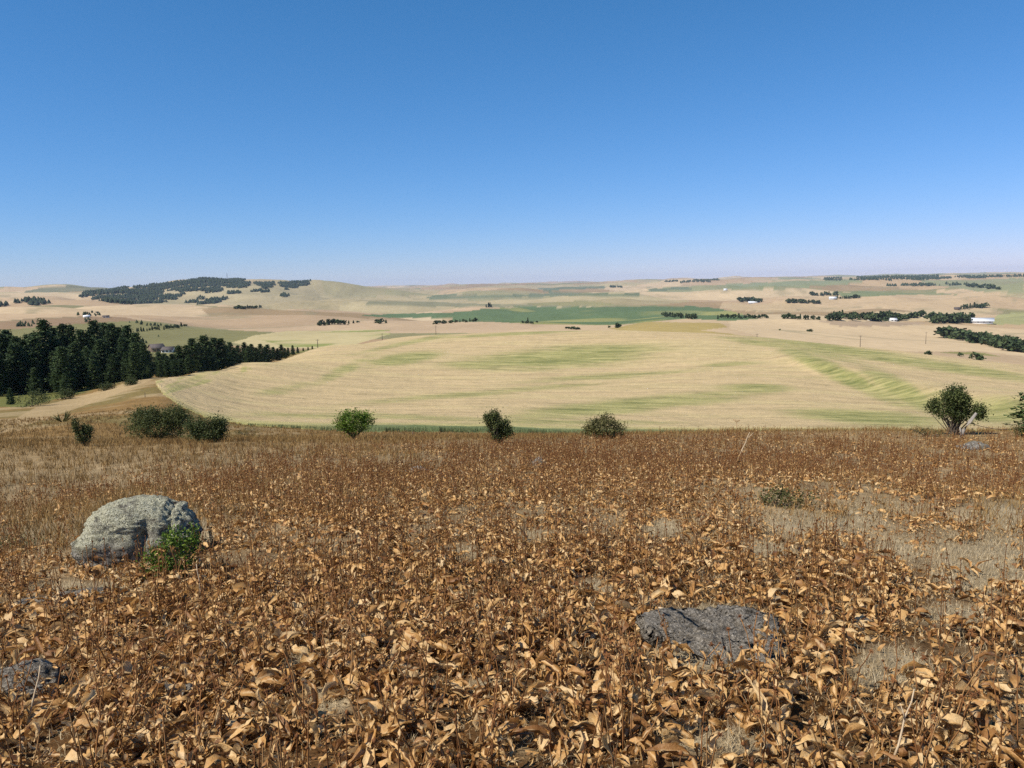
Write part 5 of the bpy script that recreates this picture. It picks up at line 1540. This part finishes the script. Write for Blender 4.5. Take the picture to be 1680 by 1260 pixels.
# ------------------------------------------------------------------ buildings
def gable(name, label, px, py, wpx, hpx, depth, wall, roof, rz=0.0, rmin=500, windows=3, cat='building'):
    p, r = place(px, py, rmin); k = mpp(r)
    w, h = wpx * k, hpx * k
    root = empty(name, (p[0], p[1], p[2] - 0.3), -math.atan2(p[0], p[1]) + rz)
    eave, ridge = h * 0.55, h
    dd = depth
    V = [(-w / 2, -dd / 2, 0), (w / 2, -dd / 2, 0), (w / 2, dd / 2, 0), (-w / 2, dd / 2, 0), (-w / 2, -dd / 2, eave), (w / 2, -dd / 2, eave), (w / 2, dd / 2, eave), (-w / 2, dd / 2, eave), (-w / 2, 0, ridge - 0.1), (w / 2, 0, ridge - 0.1)]
    b = MB(); b.add(V, [(4, 8, 7), (5, 6, 9)], [(0, 1, 5, 4), (1, 2, 6, 5), (2, 3, 7, 6), (3, 0, 4, 7)])
    b.build('wall', M[wall], root)
    ov = 0.04 * w + 0.2
    b = MB()
    for s in (-1, 1):
        y0 = s * (dd / 2 + ov); z0 = eave - (ridge - eave) * ov / (dd / 2)
        A = np.array([(-w / 2 - ov, y0, z0), (w / 2 + ov, y0, z0), (w / 2 + ov, 0, ridge), (-w / 2 - ov, 0, ridge)])
        B = A + np.array([0, 0, 0.22])
        b.add(np.vstack([A, B]), None, [(0, 1, 2, 3), (7, 6, 5, 4), (0, 4, 5, 1), (1, 5, 6, 2), (3, 2, 6, 7), (0, 3, 7, 4)])
    b.build('roof', M[roof], root)
    for i in range(windows):
        x = -w / 2 + w * (i + 0.5) / windows
        b = MB(); b.box((x, -dd / 2 - 0.04, eave * 0.55), (min(1.0, w / windows * 0.3), 0.05, eave * 0.22)); b.build('window', M['glass'], root)
    b = MB(); b.box((w * 0.5 + 0.04, 0, eave * 0.42), (0.05, dd * 0.16, eave * 0.42)); b.build('door', M['brown_wall'], root)
    tag(root, label, cat)
gable('machine_shed', 'long low white metal shed beside a clump of trees', 1604, 530.5, 36, 8, 16, 'white_wall', 'metal_roof', 0.05, 1000, 5, 'shed')
gable('farmhouse', 'brown house with a dark pitched roof in the wood clearing', 257, 577, 18, 12, 11, 'brown_wall', 'dark_roof', 0.3, 400, 3, 'house')
gable('cottage', 'small pale house among bushes beside the brown house', 277, 578, 16, 9, 9, 'white_wall', 'dark_roof', -0.3, 400, 3, 'house')
gable('farmhouse', 'white farmhouse half hidden in the trees near the long shed', 1576, 527, 12, 7, 12, 'white_wall', 'dark_roof', 0.2, 1000, 3, 'house')
gable('barn', 'pale barn below the valley grove', 1430, 526, 10, 5, 11, 'white_wall', 'metal_roof', -0.2, 1000, 2, 'barn')
gable('barn', 'small grey barn at the end of the valley grove', 1465, 527, 9, 5, 11, 'white_wall', 'metal_roof', 0.3, 1000, 2, 'barn')
gable('barn', 'grey farm shed in front of the dense distant clump', 1237, 497.5, 16, 3.2, 14, 'white_wall', 'metal_roof', 0.0, 1500, 2, 'barn')
gable('farmhouse', 'white far farmhouse under the dark trees of the plain', 1366, 491, 10, 4, 12, 'white_wall', 'metal_roof', 0.2, 1500, 2, 'house')
gable('farmhouse', 'little white building alone on the far green slope', 1190, 476.5, 5, 3, 12, 'white_wall', 'metal_roof', 0.2, 1500, 2, 'house')
gable('farmhouse', 'white building on the knoll crest behind the wood', 142, 520.5, 8, 3.2, 8, 'white_wall', 'metal_roof', 0.2, 900, 2, 'house')
gable('farmhouse', 'second pale building on the knoll crest near scrub', 174, 521, 8, 3.4, 8, 'white_wall', 'dark_roof', -0.1, 900, 2, 'house')
gable('barn', 'dark red barn by the short slope row', 1570, 508.5, 7, 4, 10, 'brown_wall', 'dark_roof', 0.1, 1000, 2, 'barn')
def mast():
    p, r = place(373, 461, 3500); k = mpp(r)
    root = empty('antenna_mast', tuple(p))
    H = 12 * k
    b = MB()
    for a in (0, 2.09, 4.19):
        b.tube([(math.cos(a) * 2.2, math.sin(a) * 2.2, -1), (math.cos(a) * 0.8, math.sin(a) * 0.8, H)], [0.7, 0.5], 4)
    b.build('lattice', M['pole'], root)
    b = MB(); b.tube([(0, 0, H - 2), (0, 0, H + 8)], [0.5, 0.3], 5); b.build('aerial', M['pole'], root)
    tag(root, 'thin antenna mast on top of the long wooded hill', 'antenna')
mast()
